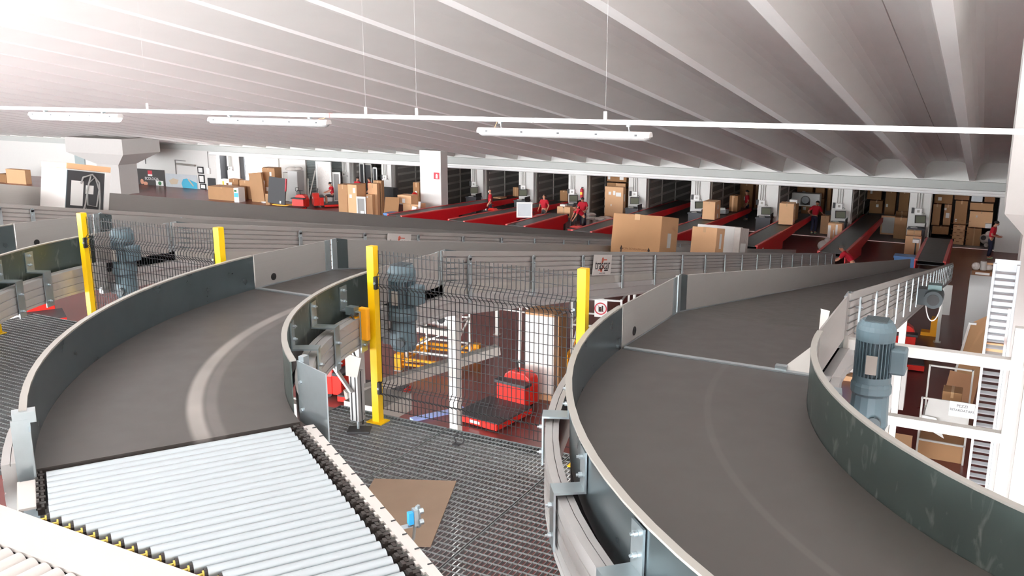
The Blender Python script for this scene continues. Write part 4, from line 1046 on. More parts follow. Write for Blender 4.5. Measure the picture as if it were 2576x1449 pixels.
MB().cyl((.88, -.1, .1), (.88, .1, .1), .1, 14).build('wheel', 'black', t)
MB().tube([(.92, 0, .3), (1.0, 0, 1.05)], .022, 8).tube([(1.0, -.0, 1.05), (1.0, -.14, 1.12), (1.0, -.14, 1.3), (1.0, .14, 1.3), (1.0, .14, 1.12), (1.0, 0, 1.05)], .02, 8).build('handle', 'black', t)
t = thing('wrapped_machine', 'tall grey cabinet wrapped in plastic beside the grey roller shutter', 'machine', ((-42.583, 47.200, 0.388)[0], 47.5, 0))
MB().b2(-.42, .45, -.35, .35, 0, 2.15).build('cabinet_body', 'cabinet', t, bevel=.03)
MB().box((-.72, 0, 1.0), (.5, .5, 2.0), .2).build('side_unit', 'plate', t, bevel=.03)
MB().ball((-.2, -.1, 2.25), .35, 12, 6, (1.5, 1, .5)).ball((.3, 0, 2.3), .25, 12, 6, (1.2, 1, .5)).build('plastic_cover', 'film', t, smooth=True)
t = single(MB().bar(((-41.337, 47.000, 0.924)[0], 47.2, 0), ((-40.942, 47.000, 2.622)[0], 47.7, 2.3), .12, .06), 'white_plank', 'cover', 'white plank leaning between the wrapped cabinet and the shutter', 'plank')
t = single(MB().bar(((-41.639, 46.900, 0.917)[0], 47.6, 0), ((-41.832, 47.000, 1.932)[0], 47.9, 1.6), .07, .05), 'slim_batten', 'cover', 'slim pale batten leaning on the wrapped cabinet', 'batten')
t = thing('wrapped_door', 'tall white framed door wrapped in film in front of the roller shutter', 'door panel', ((-40.907, 48.400, 0.354)[0], 48.5, 0))
for c_, s_ in (((0, 0, .12), (1.35, .1, .24)), ((0, 0, 2.68), (1.35, .1, .16)), ((-.6, 0, 1.4), (.15, .1, 2.4)), ((.6, 0, 1.4), (.15, .1, 2.4))): MB().box(c_, s_).build('frame', 'paper', t)
MB().b2(-.53, .53, -.02, .03, .24, 2.6).build('film_panel', 'film', t)
t = thing('window_unit', 'white window unit leaning right of the wrapped door', 'window unit', ((-39.964, 48.600, 0.638)[0], 48.7, 0), R(8))
for c_, s_ in (((0, 0, .06), (.62, .08, .12)), ((0, 0, 2.0), (.62, .08, .12)), ((-.26, 0, 1.03), (.1, .08, 1.84)), ((.26, 0, 1.03), (.1, .08, 1.84))): MB().box(c_, s_).build('frame', 'paper', t)
MB().b2(-.21, .21, -.01, .02, .12, 1.94).build('pane', 'cable', t)
for i, (xw, lab) in enumerate((((-39.440, 50.600, 1.439)[0], 'dark window unit leaning in the truck, left one of a row'), ((-39.089, 50.600, 1.457)[0], 'dark window unit leaning in the truck, wide middle one'), ((-38.530, 50.600, 1.486)[0], 'slim white window frame leaning in the truck, right of the dark ones'))):
    t = thing('stacked_window', lab, 'window unit', (xw+.22, 50.6+.15*i, .035), R(4), group='window units in the truck')
    wd = (.34, .7, .3)[i]; h = (2.5, 2.45, 2.2)[i]
    for c_, s_ in (((0, 0, .05), (wd, .08, .1)), ((0, 0, h), (wd, .08, .1)), ((-wd/2, 0, h/2), (.07, .08, h)), ((wd/2, 0, h/2), (.07, .08, h))): MB().box(c_, s_).build('frame', 'paper' if i != 1 else 'plate', t)
    MB().b2(-wd/2, wd/2, -.01, .02, .1, h).build('pane', 'dark', t)
carton('upright carton at left of the pair on the floor by the seated driver', (-35.556, 43.400, 0.475)[0], (-34.841, 43.400, 0.498)[0], 43.4, 44.1, 0, (-35.223, 43.400, 2.001)[2], 'card', labels=[('r', .2, .7, .3, .1)])
carton('wide upright carton with labels beside it, by the seated driver', (-34.731, 43.300, 0.493)[0], (-34.025, 43.300, 0.517)[0], 43.3, 44.2, 0, (-34.527, 43.300, 2.049)[2], 'cardl', tape=False, labels=[('f', .2, .6, .25, .1), ('f', .6, .75, .25, .15)])
carton('narrow carton with a white label right of the wide one', (-34.953, 44.600, 0.919)[0], (-34.672, 44.600, 0.936)[0], 44.5, 45.1, 0, (-34.530, 44.200, 1.958)[2], 'card', labels=[('f', .2, .6, .6, .15)])
t = thing('framed_window', 'white framed window standing in front of the upright cartons', 'window unit', ((-33.395, 42.900, 0.586)[0], 42.9, 0), R(10))
for c_, s_ in (((0, 0, .06), (.62, .07, .12)), ((0, 0, 1.36), (.62, .07, .12)), ((-.27, 0, .7), (.08, .07, 1.2)), ((.27, 0, .7), (.08, .07, 1.2))): MB().box(c_, s_).build('frame', 'paper', t)
MB().b2(-.23, .23, -.01, .02, .12, 1.3).build('pane', 'cable', t); MB().b2(-.05, .18, -.04, -.036, .3, .55).build('sticker', 'paper', t)
for i, (xa, xb, yt, yb, lab) in enumerate(((927, 948, 462, 521, 'tall brown flat carton, front one of the leaning row'), (941, 957, 455, 521, 'tallest brown flat carton at the right of the leaning row'), (921, 934, 489, 520, 'short flat carton at the left of the leaning row'))):
    pa = (((-33.858, 44.200, 0.588), (-33.156, 44.200, 2.081)), ((-33.733, 44.600, 0.547), (-33.115, 44.600, 2.215)), ((-33.782, 43.900, 0.605), (-33.321, 43.900, 1.420)))[i]
    carton(lab, pa[0][0], pa[1][0], pa[0][1], pa[0][1]+.28, 0, pa[1][2], 'cardl' if i != 1 else 'card', labels=[('f', .1, .85, .2, .08)] if i == 2 else (), group='flat cartons leaning by the dock')
t = thing('black_cabinet', 'black cabinet with three pale slots beside the flat cartons', 'cabinet', ((-34.109, 46.400, 0.351)[0], 46.6, 0))
MB().b2(-.62, .62, -.25, .25, 0, 1.55).build('body', 'dark', t)
for dx in (.1, .25, .4): MB().b2(dx-.03, dx+.03, -.256, -.25, .35, .95).build('slot', 'mapg', t)
t = thing('blue_tub', 'blue plastic tub on the floor left of the white column', 'bin', ((-30.041, 41.800, 0.723)[0]-.25, 42.1, 0)); tub(t, .55, .35, .75, 'blue')
single(MB().bar(((-31.016, 42.600, 0.573)[0], 42.5, 0), ((-31.133, 43.000, 1.297)[0], 43.0, 1.5), .9, .05), 'brown_sheet', 'cardm', 'brown sheet leaning behind the blue tub', 'sheet')
carton('pale strapped carton on the pile left of the white column', (-31.213, 44.000, 1.126)[0], (-30.229, 44.000, 1.189)[0], 43.6, 44.3, 1.075, (-30.907, 44.000, 1.577)[2], 'cardl', labels=[('f', .35, .1, .2, .5)])
carton('wide carton at the base of the pile left of the white column', (-30.833, 43.600, 0.624)[0], (-29.743, 43.600, 0.698)[0], 43.6, 44.4, 0, 1.07, 'cardl')
t = single(MB().bar(((-29.868, 43.200, 0.670)[0], 43.0, 0), ((-29.738, 43.200, 1.220)[0], 43.25, 1.0), .5, .05), 'white_board', 'paper', 'white board leaning on the pile left of the white column', 'board')
single(MB().bar(((-29.527, 43.200, 0.764)[0], 43.2, 0), ((-29.475, 43.400, 1.401)[0], 43.4, 1.3), .16, .05), 'wooden_slat', 'cover', 'pale slat leaning beside the white column', 'slat')
carton('brown carton with label behind the pile left of the white column', (-31.457, 45.600, 0.599)[0], (-30.981, 45.600, 0.631)[0], 45.6, 46.2, 0, (-31.263, 45.600, 2.116)[2], 'cardm', labels=[('f', .3, .6, .3, .15)])
t = thing('orange_bag', 'small orange bag on the pile left of the white column', 'bag', ((-30.858, 44.600, 1.586)[0], 44.9, 0)); MB().ball((0, 0, 1.42), .2, 12, 8).cyl((0, 0, 0), (0, 0, 1.3), .14, 10).build('bag', 'redf', t, smooth=True)
# far left goods
carton('small orange-brown carton at the far left edge behind the conveyors', (-72.594, 45.000, -0.025)[0], (-71.469, 45.000, 0.002)[0], 45.0, 45.8, 0, (-71.960, 45.000, 0.697)[2], 'cardm', tape=False)
carton('pale carton standing near the left edge behind the conveyors', (-71.416, 45.000, 0.005)[0], (-68.903, 45.000, 0.075)[0], 45.0, 45.5, 0, (-70.547, 45.000, 1.155)[2], 'cardl', tape=False)

# boxes riding on the inclined lines
def on_slope(t, sl=SL, a=0):
    t.rotation_euler = (Matrix.Rotation(-math.atan(sl), 3, 'X') @ rz(a)).to_euler(); return t
YB1 = 15.6
zb1 = zl(YB1)
t = thing('carton', 'very large plain brown carton with two black arrows on the middle incline', 'box', (-5.60, YB1, zb1+.03)); on_slope(t)
hx = .60
MB().b2(-.47, .47, -.5, .5, 0, .92).build('body', 'card', t, bevel=.012)
MB().b2(-.05, .05, -.504, -.5, .82, .925).b2(-.05, .05, -.5, .5, .92, .924).build('tape', 'tape', t)
for x in (-.26, .27):
    MB().prism([(x-.012, -.502, .16), (x+.012, -.502, .16), (x+.012, -.502, .27), (x+.028, -.502, .27), (x, -.502, .34), (x-.028, -.502, .27), (x-.012, -.502, .27)], (0, -.002, 0)).build('arrow', 'ink', t)
text('lettering', 'NON SOVRAPPORRE', .055, (0, -.503, .285), (R(90), 0, 0), 'cardd', t, world=False)
text('lettering', 'CARICHI', .05, (.0, -.503, .18), (R(90), 0, 0), 'cardd', t, world=False)
MB().b2(.4705, .474, -.1, .1, .35, .62).build('shipping_label', 'plateg', t)
t = on_slope(carton('pale carton with printed labels between the large carton and white appliance', -5.52, -4.98, 18.3, 18.95, zl(18.6)+.03, zl(18.6)+.83, 'cardl', labels=[('r', .4, .45, .25, .4), ('r', .35, .05, .2, .25, 'ink')]))
t = thing('wrapped_appliance', 'white appliance with film wrapped side on the middle incline', 'appliance', (-5.58, 20.9, zl(20.9)+.03)); on_slope(t)
MB().b2(-.48, .42, -.4, .4, 0, .88).build('body', 'paper', t, bevel=.015)
MB().b2(-.22, .0, -.404, -.4, .52, .56).build('blue_label', 'mapb', t)
MB().b2(.42, .56, -.42, .42, 0, .86).build('film_wrap', 'film', t)
MB().b2(-.46, .06, -.41, -.4, .0, .06).build('foot_rail', 'plate', t)
MB().cyl((.08, -.41, .02), (.08, -.44, .02), .03, 10).build('foot', 'black', t)
MB().b2(.561, .565, -.3, .2, .12, .5).build('shipping_label', 'paper', t)
YB2 = 9.45
t = thing('boxed_appliance', 'white box with brown lid and black side showing coiled hoses', 'box', (-13.32, YB2, zl(YB2, sl=.182)+.025)); on_slope(t, .182, R(-9))
h = .92
MB().b2(-.46, .36, -.36, .36, 0, h).build('body', 'paper', t, bevel=.006)
MB().b2(-.47, .37, -.37, .37, h, h+.09).build('lid', 'cardl', t, bevel=.006)
MB().b2(.361, .368, -.35, .27, .01, h-.02).build('black_back', 'motor', t)
MB().b2(.3682, .374, -.345, .265, .012, h-.025).build('back_panel', 'dark', t)
MB().b2(.362, .395, .27, .355, .0, h).build('corner_pad', 'paper', t)
MB().b2(.3745, .378, -.28, -.08, .34, .74).build('info_sheet', 'paper', t); MB().b2(.3745, .378, -.04, .09, .54, .68).build('info_sheet', 'paper', t)
mb = MB()
mb.tube([(.388, -.14, .01), (.388, -.04, .36), (.388, .0, .72), (.388, .1, .82), (.388, .18, .62), (.388, .15, .34), (.388, .0, .36), (.388, -.02, .6), (.388, .03, .86)], .013, 8)
mb.tube([(.393, .19, .01), (.393, .2, .45), (.393, .17, .74), (.393, .05, .86), (.393, -.1, .80), (.393, -.13, .7)], .015, 8)
mb.tube([(.39, -.22, .02), (.39, -.04, .36), (.39, .06, .01)], .009, 6)
mb.build('hose', 'cable', t)
t = thing('carton', 'flat pale-topped carton cut by the left edge on the line behind the curved belts', 'box', (-13.4, 7.45, ZB+.02)); 
MB().b2(-.5, .35, -.5, .45, 0, .22).build('body', 'card', t, bevel=.01); MB().b2(-.06, .06, -.505, .455, .2205, .224).build('tape', 'tape', t)
# ------------------------------------------------------------------ people
def skin(name, nodes, edges, m, parent, sub=2):
    names = list(nodes); idx = {n: i for i, n in enumerate(names)}
    me = bpy.data.meshes.new(name); me.from_pydata([tuple(nodes[n][0]) for n in names], [(idx[a], idx[b]) for a, b in edges], [])
    o = bpy.data.objects.new(name, me); COL.objects.link(o); o.parent = parent
    md = o.modifiers.new('skin', 'SKIN'); md.use_smooth_shade = True
    lay = me.skin_vertices[0] if len(me.skin_vertices) else me.attributes.new('s', 'FLOAT', 'POINT')
    for i, n in enumerate(names):
        r = nodes[n][1]; r = r if isinstance(r, tuple) else (r, r)
        lay.data[i].radius = r; lay.data[i].use_root = (i == 0)
    sb = o.modifiers.new('sub', 'SUBSURF'); sb.levels = sub; sb.render_levels = sub
    me.materials.append(M[m]); return o

def person(label, loc, rot, lean=0, head_tilt=0, elbows=None, wrists=None, knees=None, ankles=None, hip=.93, trousers='navy', shorts=False, hair='hair', mask=False, shoe='shoe', group='workers in red shirts', scale=1.05):
    t = thing('person', label, 'person', loc, rot, group); t.scale = (scale,)*3
    up = Matrix.Rotation(R(-lean), 3, 'X') if False else Matrix.Rotation(R(lean), 3, 'X')
    H = Vector((0, 0, hip))
    def U(x, y, z): return H + up @ Vector((x, y, z-.93))
    N = {}
    N['pelvis'] = (H, (.135, .10)); N['spine'] = (U(0, -.005, 1.12), (.125, .095)); N['chest'] = (U(0, .005, 1.31), (.15, .11)); N['collar'] = (U(0, .005, 1.44), (.085, .07))
    nk = U(0, 0, 1.50); N['neck'] = (nk, .056)
    ht = up @ Matrix.Rotation(R(head_tilt), 3, 'X')
    def Hd(x, y, z): return nk + ht @ Vector((x, y, z))
    N['jaw'] = (Hd(0, -.02, .065), (.068, .075)); N['skull'] = (Hd(0, -.008, .15), (.078, .094)); N['crown'] = (Hd(0, .0, .215), (.06, .072))
    N['nose'] = (Hd(0, -.108, .115), .014)
    E = [('pelvis', 'spine'), ('spine', 'chest'), ('chest', 'collar'), ('collar', 'neck'), ('neck', 'jaw'), ('jaw', 'skull'), ('skull', 'crown'), ('skull', 'nose')]
    el = elbows or [(.25, .03, 1.13), (-.25, .03, 1.13)]; wr = wrists or [(.25, -.10, .90), (-.25, -.10, .90)]
    kn = knees or [(.10, -.03, .49), (-.10, -.03, .49)]; an = ankles or [(.10, .03, .09), (-.10, .03, .09)]
    for q, s in enumerate((1, -1)):
        k = 'RL'[q]
        N['ear'+k] = (Hd(s*.085, .005, .125), .016); E.append(('skull', 'ear'+k))
        sh = U(s*.185, .0, 1.405); e = Vector(el[q]); w_ = Vector(wr[q])
        N['shoulder'+k] = (sh, .062); N['upper'+k] = ((sh+e)/2, .050); N['elbow'+k] = (e, .041); N['fore'+k] = (e+(w_-e)*.45, .037); N['wrist'+k] = (w_, (.027, .024))
        d = (w_-e).normalized(); side = d.cross(Vector((0, 0, 1)));
        side = side.normalized() if side.length > .2 else Vector((0, 1, 0)); side = Vector((0, -1, 0)) - d*d.dot(Vector((0, -1, 0)))
        side = side.normalized() if side.length > .1 else Vector((1, 0, 0))
        curl = d.cross(side).normalized()
        if curl.x*s > 0: curl = -curl
        pm = w_+d*.055; N['palm'+k] = (pm, (.036, .020))
        E += [('chest', 'shoulder'+k), ('shoulder'+k, 'upper'+k), ('upper'+k, 'elbow'+k), ('elbow'+k, 'fore'+k), ('fore'+k, 'wrist'+k), ('wrist'+k, 'palm'+k)]
        for f in range(4):
            b = pm+d*.035+side*(.028-.019*f); ln = (.036, .042, .039, .030)[f]
            N['f%d%sa' % (f, k)] = (b, .010); N['f%d%sb' % (f, k)] = (b+d*ln+curl*.010, .009); N['f%d%sc' % (f, k)] = (b+d*ln*1.6+curl*.032, .007)
            E += [('palm'+k, 'f%d%sa' % (f, k)), ('f%d%sa' % (f, k), 'f%d%sb' % (f, k)), ('f%d%sb' % (f, k), 'f%d%sc' % (f, k))]
        N['th%sa' % k] = (w_+d*.03+side*.042+curl*.01, .011); N['th%sb' % k] = (w_+d*.07+side*.055+curl*.028, .009)
        E += [('palm'+k, 'th%sa' % k), ('th%sa' % k, 'th%sb' % k)]
        hp = H+Vector((s*.085, 0, -.05)); kk = Vector(kn[q]); a = Vector(an[q])
        N['hip'+k] = (hp, .085); N['thigh'+k] = ((hp+kk)/2, .075); N['knee'+k] = (kk, .055); N['calf'+k] = (kk+(a-kk)*.35, .052); N['ankle'+k] = (a, .036); N['ball'+k] = (a+Vector((s*.012, -.14, -.045)), (.038, .026))
        E += [('pelvis', 'hip'+k), ('hip'+k, 'thigh'+k), ('thigh'+k, 'knee'+k), ('knee'+k, 'calf'+k), ('calf'+k, 'ankle'+k), ('ankle'+k, 'ball'+k)]
    skin('body', N, E, 'skin', t)
    # shirt
    S = {'belly': (H+up @ Vector((0, 0, .02)), (.178, .138)), 'spine': (N['spine'][0], (.172, .132)), 'chest': (N['chest'][0], (.190, .145)), 'collar': (U(0, .005, 1.43), (.125, .10))}
    SE = [('belly', 'spine'), ('spine', 'chest'), ('chest', 'collar')]
    for q, k in enumerate('RL'):
        sh = N['shoulder'+k][0]; e = N['elbow'+k][0]
        S['s'+k] = (sh, .088); S['m'+k] = (sh+(e-sh)*.4, .084); S['h'+k] = (sh+(e-sh)*.74, .080)
        SE += [('chest', 's'+k), ('s'+k, 'm'+k), ('m'+k, 'h'+k)]
    skin('shirt', S, SE, 'shirt', t)
    T = {'waist': (H+up @ Vector((0, 0, .05)), (.148, .114)), 'seat': (H+Vector((0, .012, -.04)), (.152, .125))}; TE = [('waist', 'seat')]
    for q, k in enumerate('RL'):
        hp, kk, a = N['hip'+k][0], N['knee'+k][0], N['ankle'+k][0]
        T['h'+k] = (hp+Vector((0, 0, -.06)), .096); T['t'+k] = ((hp+kk)/2, .092); T['k'+k] = (kk, .076)
        TE += [('seat', 'h'+k), ('h'+k, 't'+k), ('t'+k, 'k'+k)]
        if not shorts: T['c'+k] = (kk+(a-kk)*.5, .072); T['a'+k] = (a+Vector((0, 0, .03)), .068); TE += [('k'+k, 'c'+k), ('c'+k, 'a'+k)]
    skin('shorts' if shorts else 'trousers', T, TE, trousers, t)
    for q, k in enumerate('RL'):
        a = N['ankle'+k][0]; b = N['ball'+k][0]
        skin('shoe', {'heel': (a+Vector((0, .03, -.05)), (.042, .040)), 'mid': ((a+b)/2+Vector((0, 0, -.02)), (.046, .042)), 'toe': (b+Vector((0, -.05, -.005)), (.042, .030))}, [('heel', 'mid'), ('mid', 'toe')], shoe, t, 1)
        MB().ball(Hd((1 if q == 0 else -1)*.032, -.096, .158), .0115, 8, 5).build('eye', 'hair', t, smooth=True)
    MB().box(Hd(0, -.098, .068), (.045, .012, .010), ht).build('mouth', 'logor', t)
    if hair:
        rings = []
        for i in range(6):
            th = PI*.56*i/5
            rings.append([Hd(math.sin(th)*.094*math.cos(2*PI*j/14), .012+math.sin(th)*.108*math.sin(2*PI*j/14)+(.02 if i > 3 else 0), .145+math.cos(th)*.118+(.05*max(0, -math.sin(2*PI*j/14)) if i > 3 else 0)) for j in range(14)])
        rings[0] = [Hd(.004*math.cos(2*PI*j/14), .012+.004*math.sin(2*PI*j/14), .264) for j in range(14)]
        MB().loft(rings).build('hair', hair, t, smooth=True)
    if mask:
        MB().ball(Hd(0, -.052, .085), .068, 12, 8, (1.0, .95, .8)).build('face_mask', 'mask', t, smooth=True)
    return t

P = (0.350, 47.675, 0.000)
person('person in navy trousers standing at the desk by the far right pillar', (.30, 47.3, 0), R(80), lean=9, head_tilt=20, scale=1.06, elbows=[(.24, -.06, 1.10), (-.24, -.06, 1.10)], wrists=[(.12, -.30, 1.04), (-.12, -.30, 1.04)], mask=True, shoe='shoeg')
person('person bending with grey hair beside the second red belt', (-4.66, 38.5, 0), R(-84), lean=46, head_tilt=-14, hip=.92, elbows=[(.24, -.56, .98), (-.26, -.54, .98)], wrists=[(.14, -.74, .90), (-.14, -.74, .88)], knees=[(.13, -.16, .46), (-.13, -.10, .46)], hair='hairg')
person('person in navy trousers leaning on an upright carton in the third truck', (-8.32, 50.6, 0.02), R(163), lean=16, head_tilt=18, elbows=[(.36, .06, 1.14), (-.30, -.26, 1.06)], wrists=[(.30, -.14, .98), (-.34, -.46, .98)], shoe='shoeg')
person('person half hidden behind cartons deep in the fourth truck', (-12.75, 53.6, .02), R(-70), lean=4, head_tilt=4)
person('person standing behind the bending worker, looking down', (-20.30, 46.35, 0), R(8), lean=10, head_tilt=28, elbows=[(.27, -.08, 1.12), (-.27, -.10, 1.12)], wrists=[(.16, -.30, .98), (-.16, -.30, .98)])
person('person bending over the grey pallet truck beside the tall brown cartons', (-19.80, 45.3, 0), R(-48), lean=48, head_tilt=0, hip=.88, elbows=[(.26, -.50, .92), (-.26, -.48, .92)], wrists=[(.20, -.62, .72), (-.20, -.60, .72)], trousers='dark', knees=[(.12, -.10, .46), (-.12, -.04, .46)])
person('person with dark hair standing with lowered arms by the white framed panel', (-22.65, 46.1, 0), R(-12), head_tilt=-4, elbows=[(.31, .02, 1.14), (-.31, .02, 1.14)], wrists=[(.30, -.12, .92), (-.30, -.12, .92)], trousers='dark')
person('bald person in a white mask standing behind the orange truck hood', (-26.62, 46.75, 0), R(-62), scale=1.06, head_tilt=-2, hair=None, mask=True)
person('person seen from behind in grey shorts at the dock with tall window units', (-38.1, 48.6, 0), R(172), head_tilt=18, trousers='grey', shorts=True, elbows=[(.28, -.02, 1.14), (-.28, -.02, 1.14)])
person('person mostly hidden behind the leaning flat cartons', (-37.15, 48.7, 0), R(-60), head_tilt=8)
person('person sitting on a red pallet truck in front of the wrapped door', (-38.9, 46.9, 0), R(-38), lean=6, head_tilt=26, hip=.74, elbows=[(.24, -.16, .98), (-.24, -.16, .98)], wrists=[(.16, -.40, .90), (-.16, -.40, .90)], knees=[(.14, -.42, .66), (-.14, -.42, .66)], ankles=[(.14, -.40, .22), (-.14, -.40, .22)], trousers='dark', shorts=True)
# ------------------------------------------------------------------ trucks, trolleys and stacks on the floor
def electric_truck(label, loc, rot, deck=1.5, wide=1.35, hood=True):
    t = thing('electric_truck', label, 'pallet truck', (loc[0], loc[1], 0), rot, 'red electric pallet trucks')
    hw = .45
    prof = [(-hw, .12), (hw, .12), (hw, .62), (hw*.85, .82), (hw*.5, .93), (-hw*.5, .93), (-hw*.85, .82), (-hw, .62)]
    MB().loft([[Vector((x, y, z)) for x, z in prof] for y in (.22, .62)]).build('hood', 'redf', t, bevel=.03)
    MB().b2(-hw, hw, -.05, .22, .12, .66).build('battery_cover', 'redf', t, bevel=.02)
    MB().b2(-hw-.05, hw+.05, -.12, .2, .66, .74).build('leaning_pad', 'dark', t, bevel=.015)
    MB().b2(-.22, .22, .618, .626, .55, .68).build('name_plate', 'paper', t)
    MB().tube([(0, .3, .9), (0, .26, 1.18)], .025, 8).tube([(-.22, .26, 1.2), (.22, .26, 1.2)], .022, 8).build('tiller', 'black', t)
    MB().b2(-wide/2, wide/2, -deck, -.05, .16, .22).build('deck', 'dark', t)
    MB().b2(wide/2-.05, wide/2+.005, -deck, -.05, .05, .18).b2(-wide/2-.005, -wide/2+.05, -deck, -.05, .05, .18).b2(-wide/2, wide/2, -deck-.04, -deck, .05, .2).build('deck_edge', 'redf', t)
    MB().b2(-.16, .16, -deck-.045, -deck-.04, .09, .16).build('edge_label', 'paper', t)
    for x in (-.3, .3):
        MB().cyl((x-.04, .4, .1), (x+.04, .4, .1), .1, 14).build('wheel', 'black', t)
        MB().cyl((x-.04, -deck+.15, .07), (x+.04, -deck+.15, .07), .07, 12).build('wheel', 'black', t)
    return t
e = electric_truck('red electric truck with black deck seen through the middle wire fence', (-10.3, 19.15), R(-8))
def etruck(lab, x, y, rot): return dup(e, (x, y, 0), rot, label=lab)
etruck('red electric truck beside the wrapped grey cabinet', -39.9, 44.6, R(5))
etruck('red electric truck carrying the seated driver', -39.35, 46.35, R(138))
etruck('red electric truck hood in front of the bald masked person', -26.25, 46.0, R(-12)).scale = (.75, .75, .85)
etruck('red electric truck left of the white framed panel', -22.75, 44.7, R(-4)).scale = (.85, .85, .8)
etruck('red electric truck under the bending workers', -19.8, 44.1, R(8)).scale = (.9, .9, .5)
etruck('red electric truck with wrapped deck below the right incline', -1.95, 28.8, R(6))
etruck('red electric truck below the left wire fence', -29.6, 19.3, R(60))
etruck('red electric truck below the inner side of the middle curve', -14.7, 18.0, R(100))
etruck('red low truck in front of the person bending with grey hair', -6.15, 38.3, R(80)).scale = (.6, .6, .85)

def frame_cart(label, x, y, rot, wx, wy, h):
    t = thing('frame_cart', label, 'cart', (x, y, 0), rot, 'white frame carts with yellow bases')
    b = MB()
    for s in (-1, 1):
        b.b2(-wx/2, wx/2, s*wy/2-.04, s*wy/2+.04, .30, .38); b.b2(-wx/2, wx/2, s*wy/2-.03, s*wy/2+.03, .16, .22)
        b.b2(s*wx/2-.04, s*wx/2+.04, -wy/2, wy/2, .30, .38); b.b2(s*wx/2-.03, s*wx/2+.03, -wy/2, wy/2, .16, .22)
    b.build('base_frame', 'amber', t)
    for sx in (-1, 1):
        for sy in (-1, 1):
            MB().b2(sx*wx/2-.11, sx*wx/2+.11, sy*wy/2-.11, sy*wy/2+.11, .03, .50).build('corner_foot', 'amber', t)
            MB().b2(sx*wx/2-.14, sx*wx/2+.14, sy*wy/2-.14, sy*wy/2+.14, 0, .03).build('foot_plate', 'plate', t)
            MB().b2(sx*(wx/2-.16)-.03, sx*(wx/2-.16)+.03, sy*(wy/2-.16)-.03, sy*(wy/2-.16)+.03, .2, h).build('upright', 'white', t)
    r = MB(); a, c = wx/2-.16, wy/2-.16
    for z in (h-.05, .55, 1.35): 
        for s in (-1, 1): r.b2(-a-.03, a+.03, s*c-.025, s*c+.025, z-.025, z+.025); r.b2(s*a-.025, s*a+.025, -c, c, z-.02, z+.02)
    for s in (-1, 1): r.bar((s*a, -c, .6), (s*a, c, 1.35), .045, .045)
    r.bar((-a, -c, .6), (a, -c, 1.3), .04, .04)
    r.b2(a-.02, a+.02, -c-.02, -c+.02, 1.3, h-.05)
    r.build('rails', 'white', t)
    MB().b2(-.05, .32, -wy/2+.10, -wy/2+.105, h-.55, h-.05).build('sign_board', 'paper', t)
    q = MB(); cx, cz = .13, h-.3
    ring = [[Vector((cx+(.15+d)*math.cos(2*PI*i/28), -wy/2+.097-yy, cz+(.15+d)*math.sin(2*PI*i/28))) for d, yy in ((0, 0), (.03, 0), (.03, .004), (0, .004))] for i in range(29)]
    q.loft(ring, caps=False).bar((cx-.1, -wy/2+.096, cz+.11), (cx+.1, -wy/2+.096, cz-.11), .004, .025, (0, 1, 0))
    q.build('prohibition_ring', 'redp', t)
    MB().b2(cx-.06, cx+.02, -wy/2+.095, -wy/2+.099, cz-.09, cz+.05).b2(cx+.03, cx+.07, -wy/2+.095, -wy/2+.099, cz-.09, cz+.09).build('pictogram', 'ink', t)
    return t
fc = frame_cart('white frame cart on a yellow base seen through the left half of the middle fence', -13.95, 21.35, R(8), 1.75, 1.7, 2.2)
fc2 = dup(fc, (-9.75, 23.7, 0), R(12), label='white frame cart with a no-forklift sign behind the wrapped pallet stack')
dup(fc, (-31.8, 17.2, 0), R(4), label='white frame cart below the far left curve')

t = thing('wrapped_stack', 'tall stack of cartons in shiny film behind the red truck with black deck', 'wrapped pallet', (-10.05, 20.6, 0), R(3))
MB().b2(-.55, .55, -.5, .5, 0, .14).build('pallet', 'cardl', t)
mb = MB()
for i in range(9): mb.b2(-.40, .40, -.40, .40, .145+.245*i, .14+.245*(i+1))
mb.build('carton_layers', 'cardl', t)
MB().b2(-.415, .415, -.415, .415, .15, 2.28).build('film_wrap', 'film', t, bevel=.02)
MB().b2(-.42, .42, -.42, .42, 2.28, 2.36).build('top_tray', 'card', t)
single(MB().bar((-9.42, 20.3, 0), (-9.52, 20.5, 2.3), .5, .05, (1, 0, 0)), 'brown_sheet', 'cardm', 'brown cardboard sheet leaning on the right side of the wrapped stack', 'sheet')
single(MB().bar((-10.75, 20.4, 0), (-10.72, 20.45, 2.5), .06, .06), 'white_post', 'white', 'slim white post at the left side of the wrapped stack', 'post')
t = thing('foil_sheet', 'bluish film strip lying on the floor beside the red truck with black deck', 'film', (-11.65, 18.0, 0), R(-30)); MB().b2(-.1, .1, -.9, .6, .0, .06).build('strip', 'bluel', t)

# below the middle incline, seen through the fence
t = thing('drive_unit', 'white motor housing under the middle incline behind the fence', 'drive unit', (-5.15, 8.0, 5.62))
MB().cyl((-.21, 0, .10), (-.06, 0, .10), .075, 12).build('motor_body', 'trimw', t); MB().b2(-.06, .20, -.06, .06, .0, .20).build('housing', 'trimw', t, bevel=.012); MB().cyl((.0, -.062, .12), (.0, -.066, .12), .05, 16).build('pulley_hole', 'black', t)
MB().b2(-.22, .24, -.03, .03, -.025, .0).build('mounting_rail', 'plate', t)
t = thing('floor_brace', 'grey bracing arm and beam between the platform and the floor behind the fence', 'brace', (-5.2, 7.4, 4.0))
MB().bar((-5.75, 7.0, 5.05), (-4.75, 8.5, 5.30), .12, .1).build('beam', 'plate', t, True)
MB().bar((-5.15, 6.9, 5.0), (-4.55, 6.9, 4.2), .09, .06).build('brace', 'whitep', t, True)
MB().b2(-5.45, -4.98, 6.6, 7.1, 5.0, 5.18).build('gusset_box', 'plate', t, True)
for x, y in ((-5.6, 6.9),): MB().b2(x-.06, x+.06, y-.06, y+.06, 0, 5.0).build('leg', 'whitep', t, True)

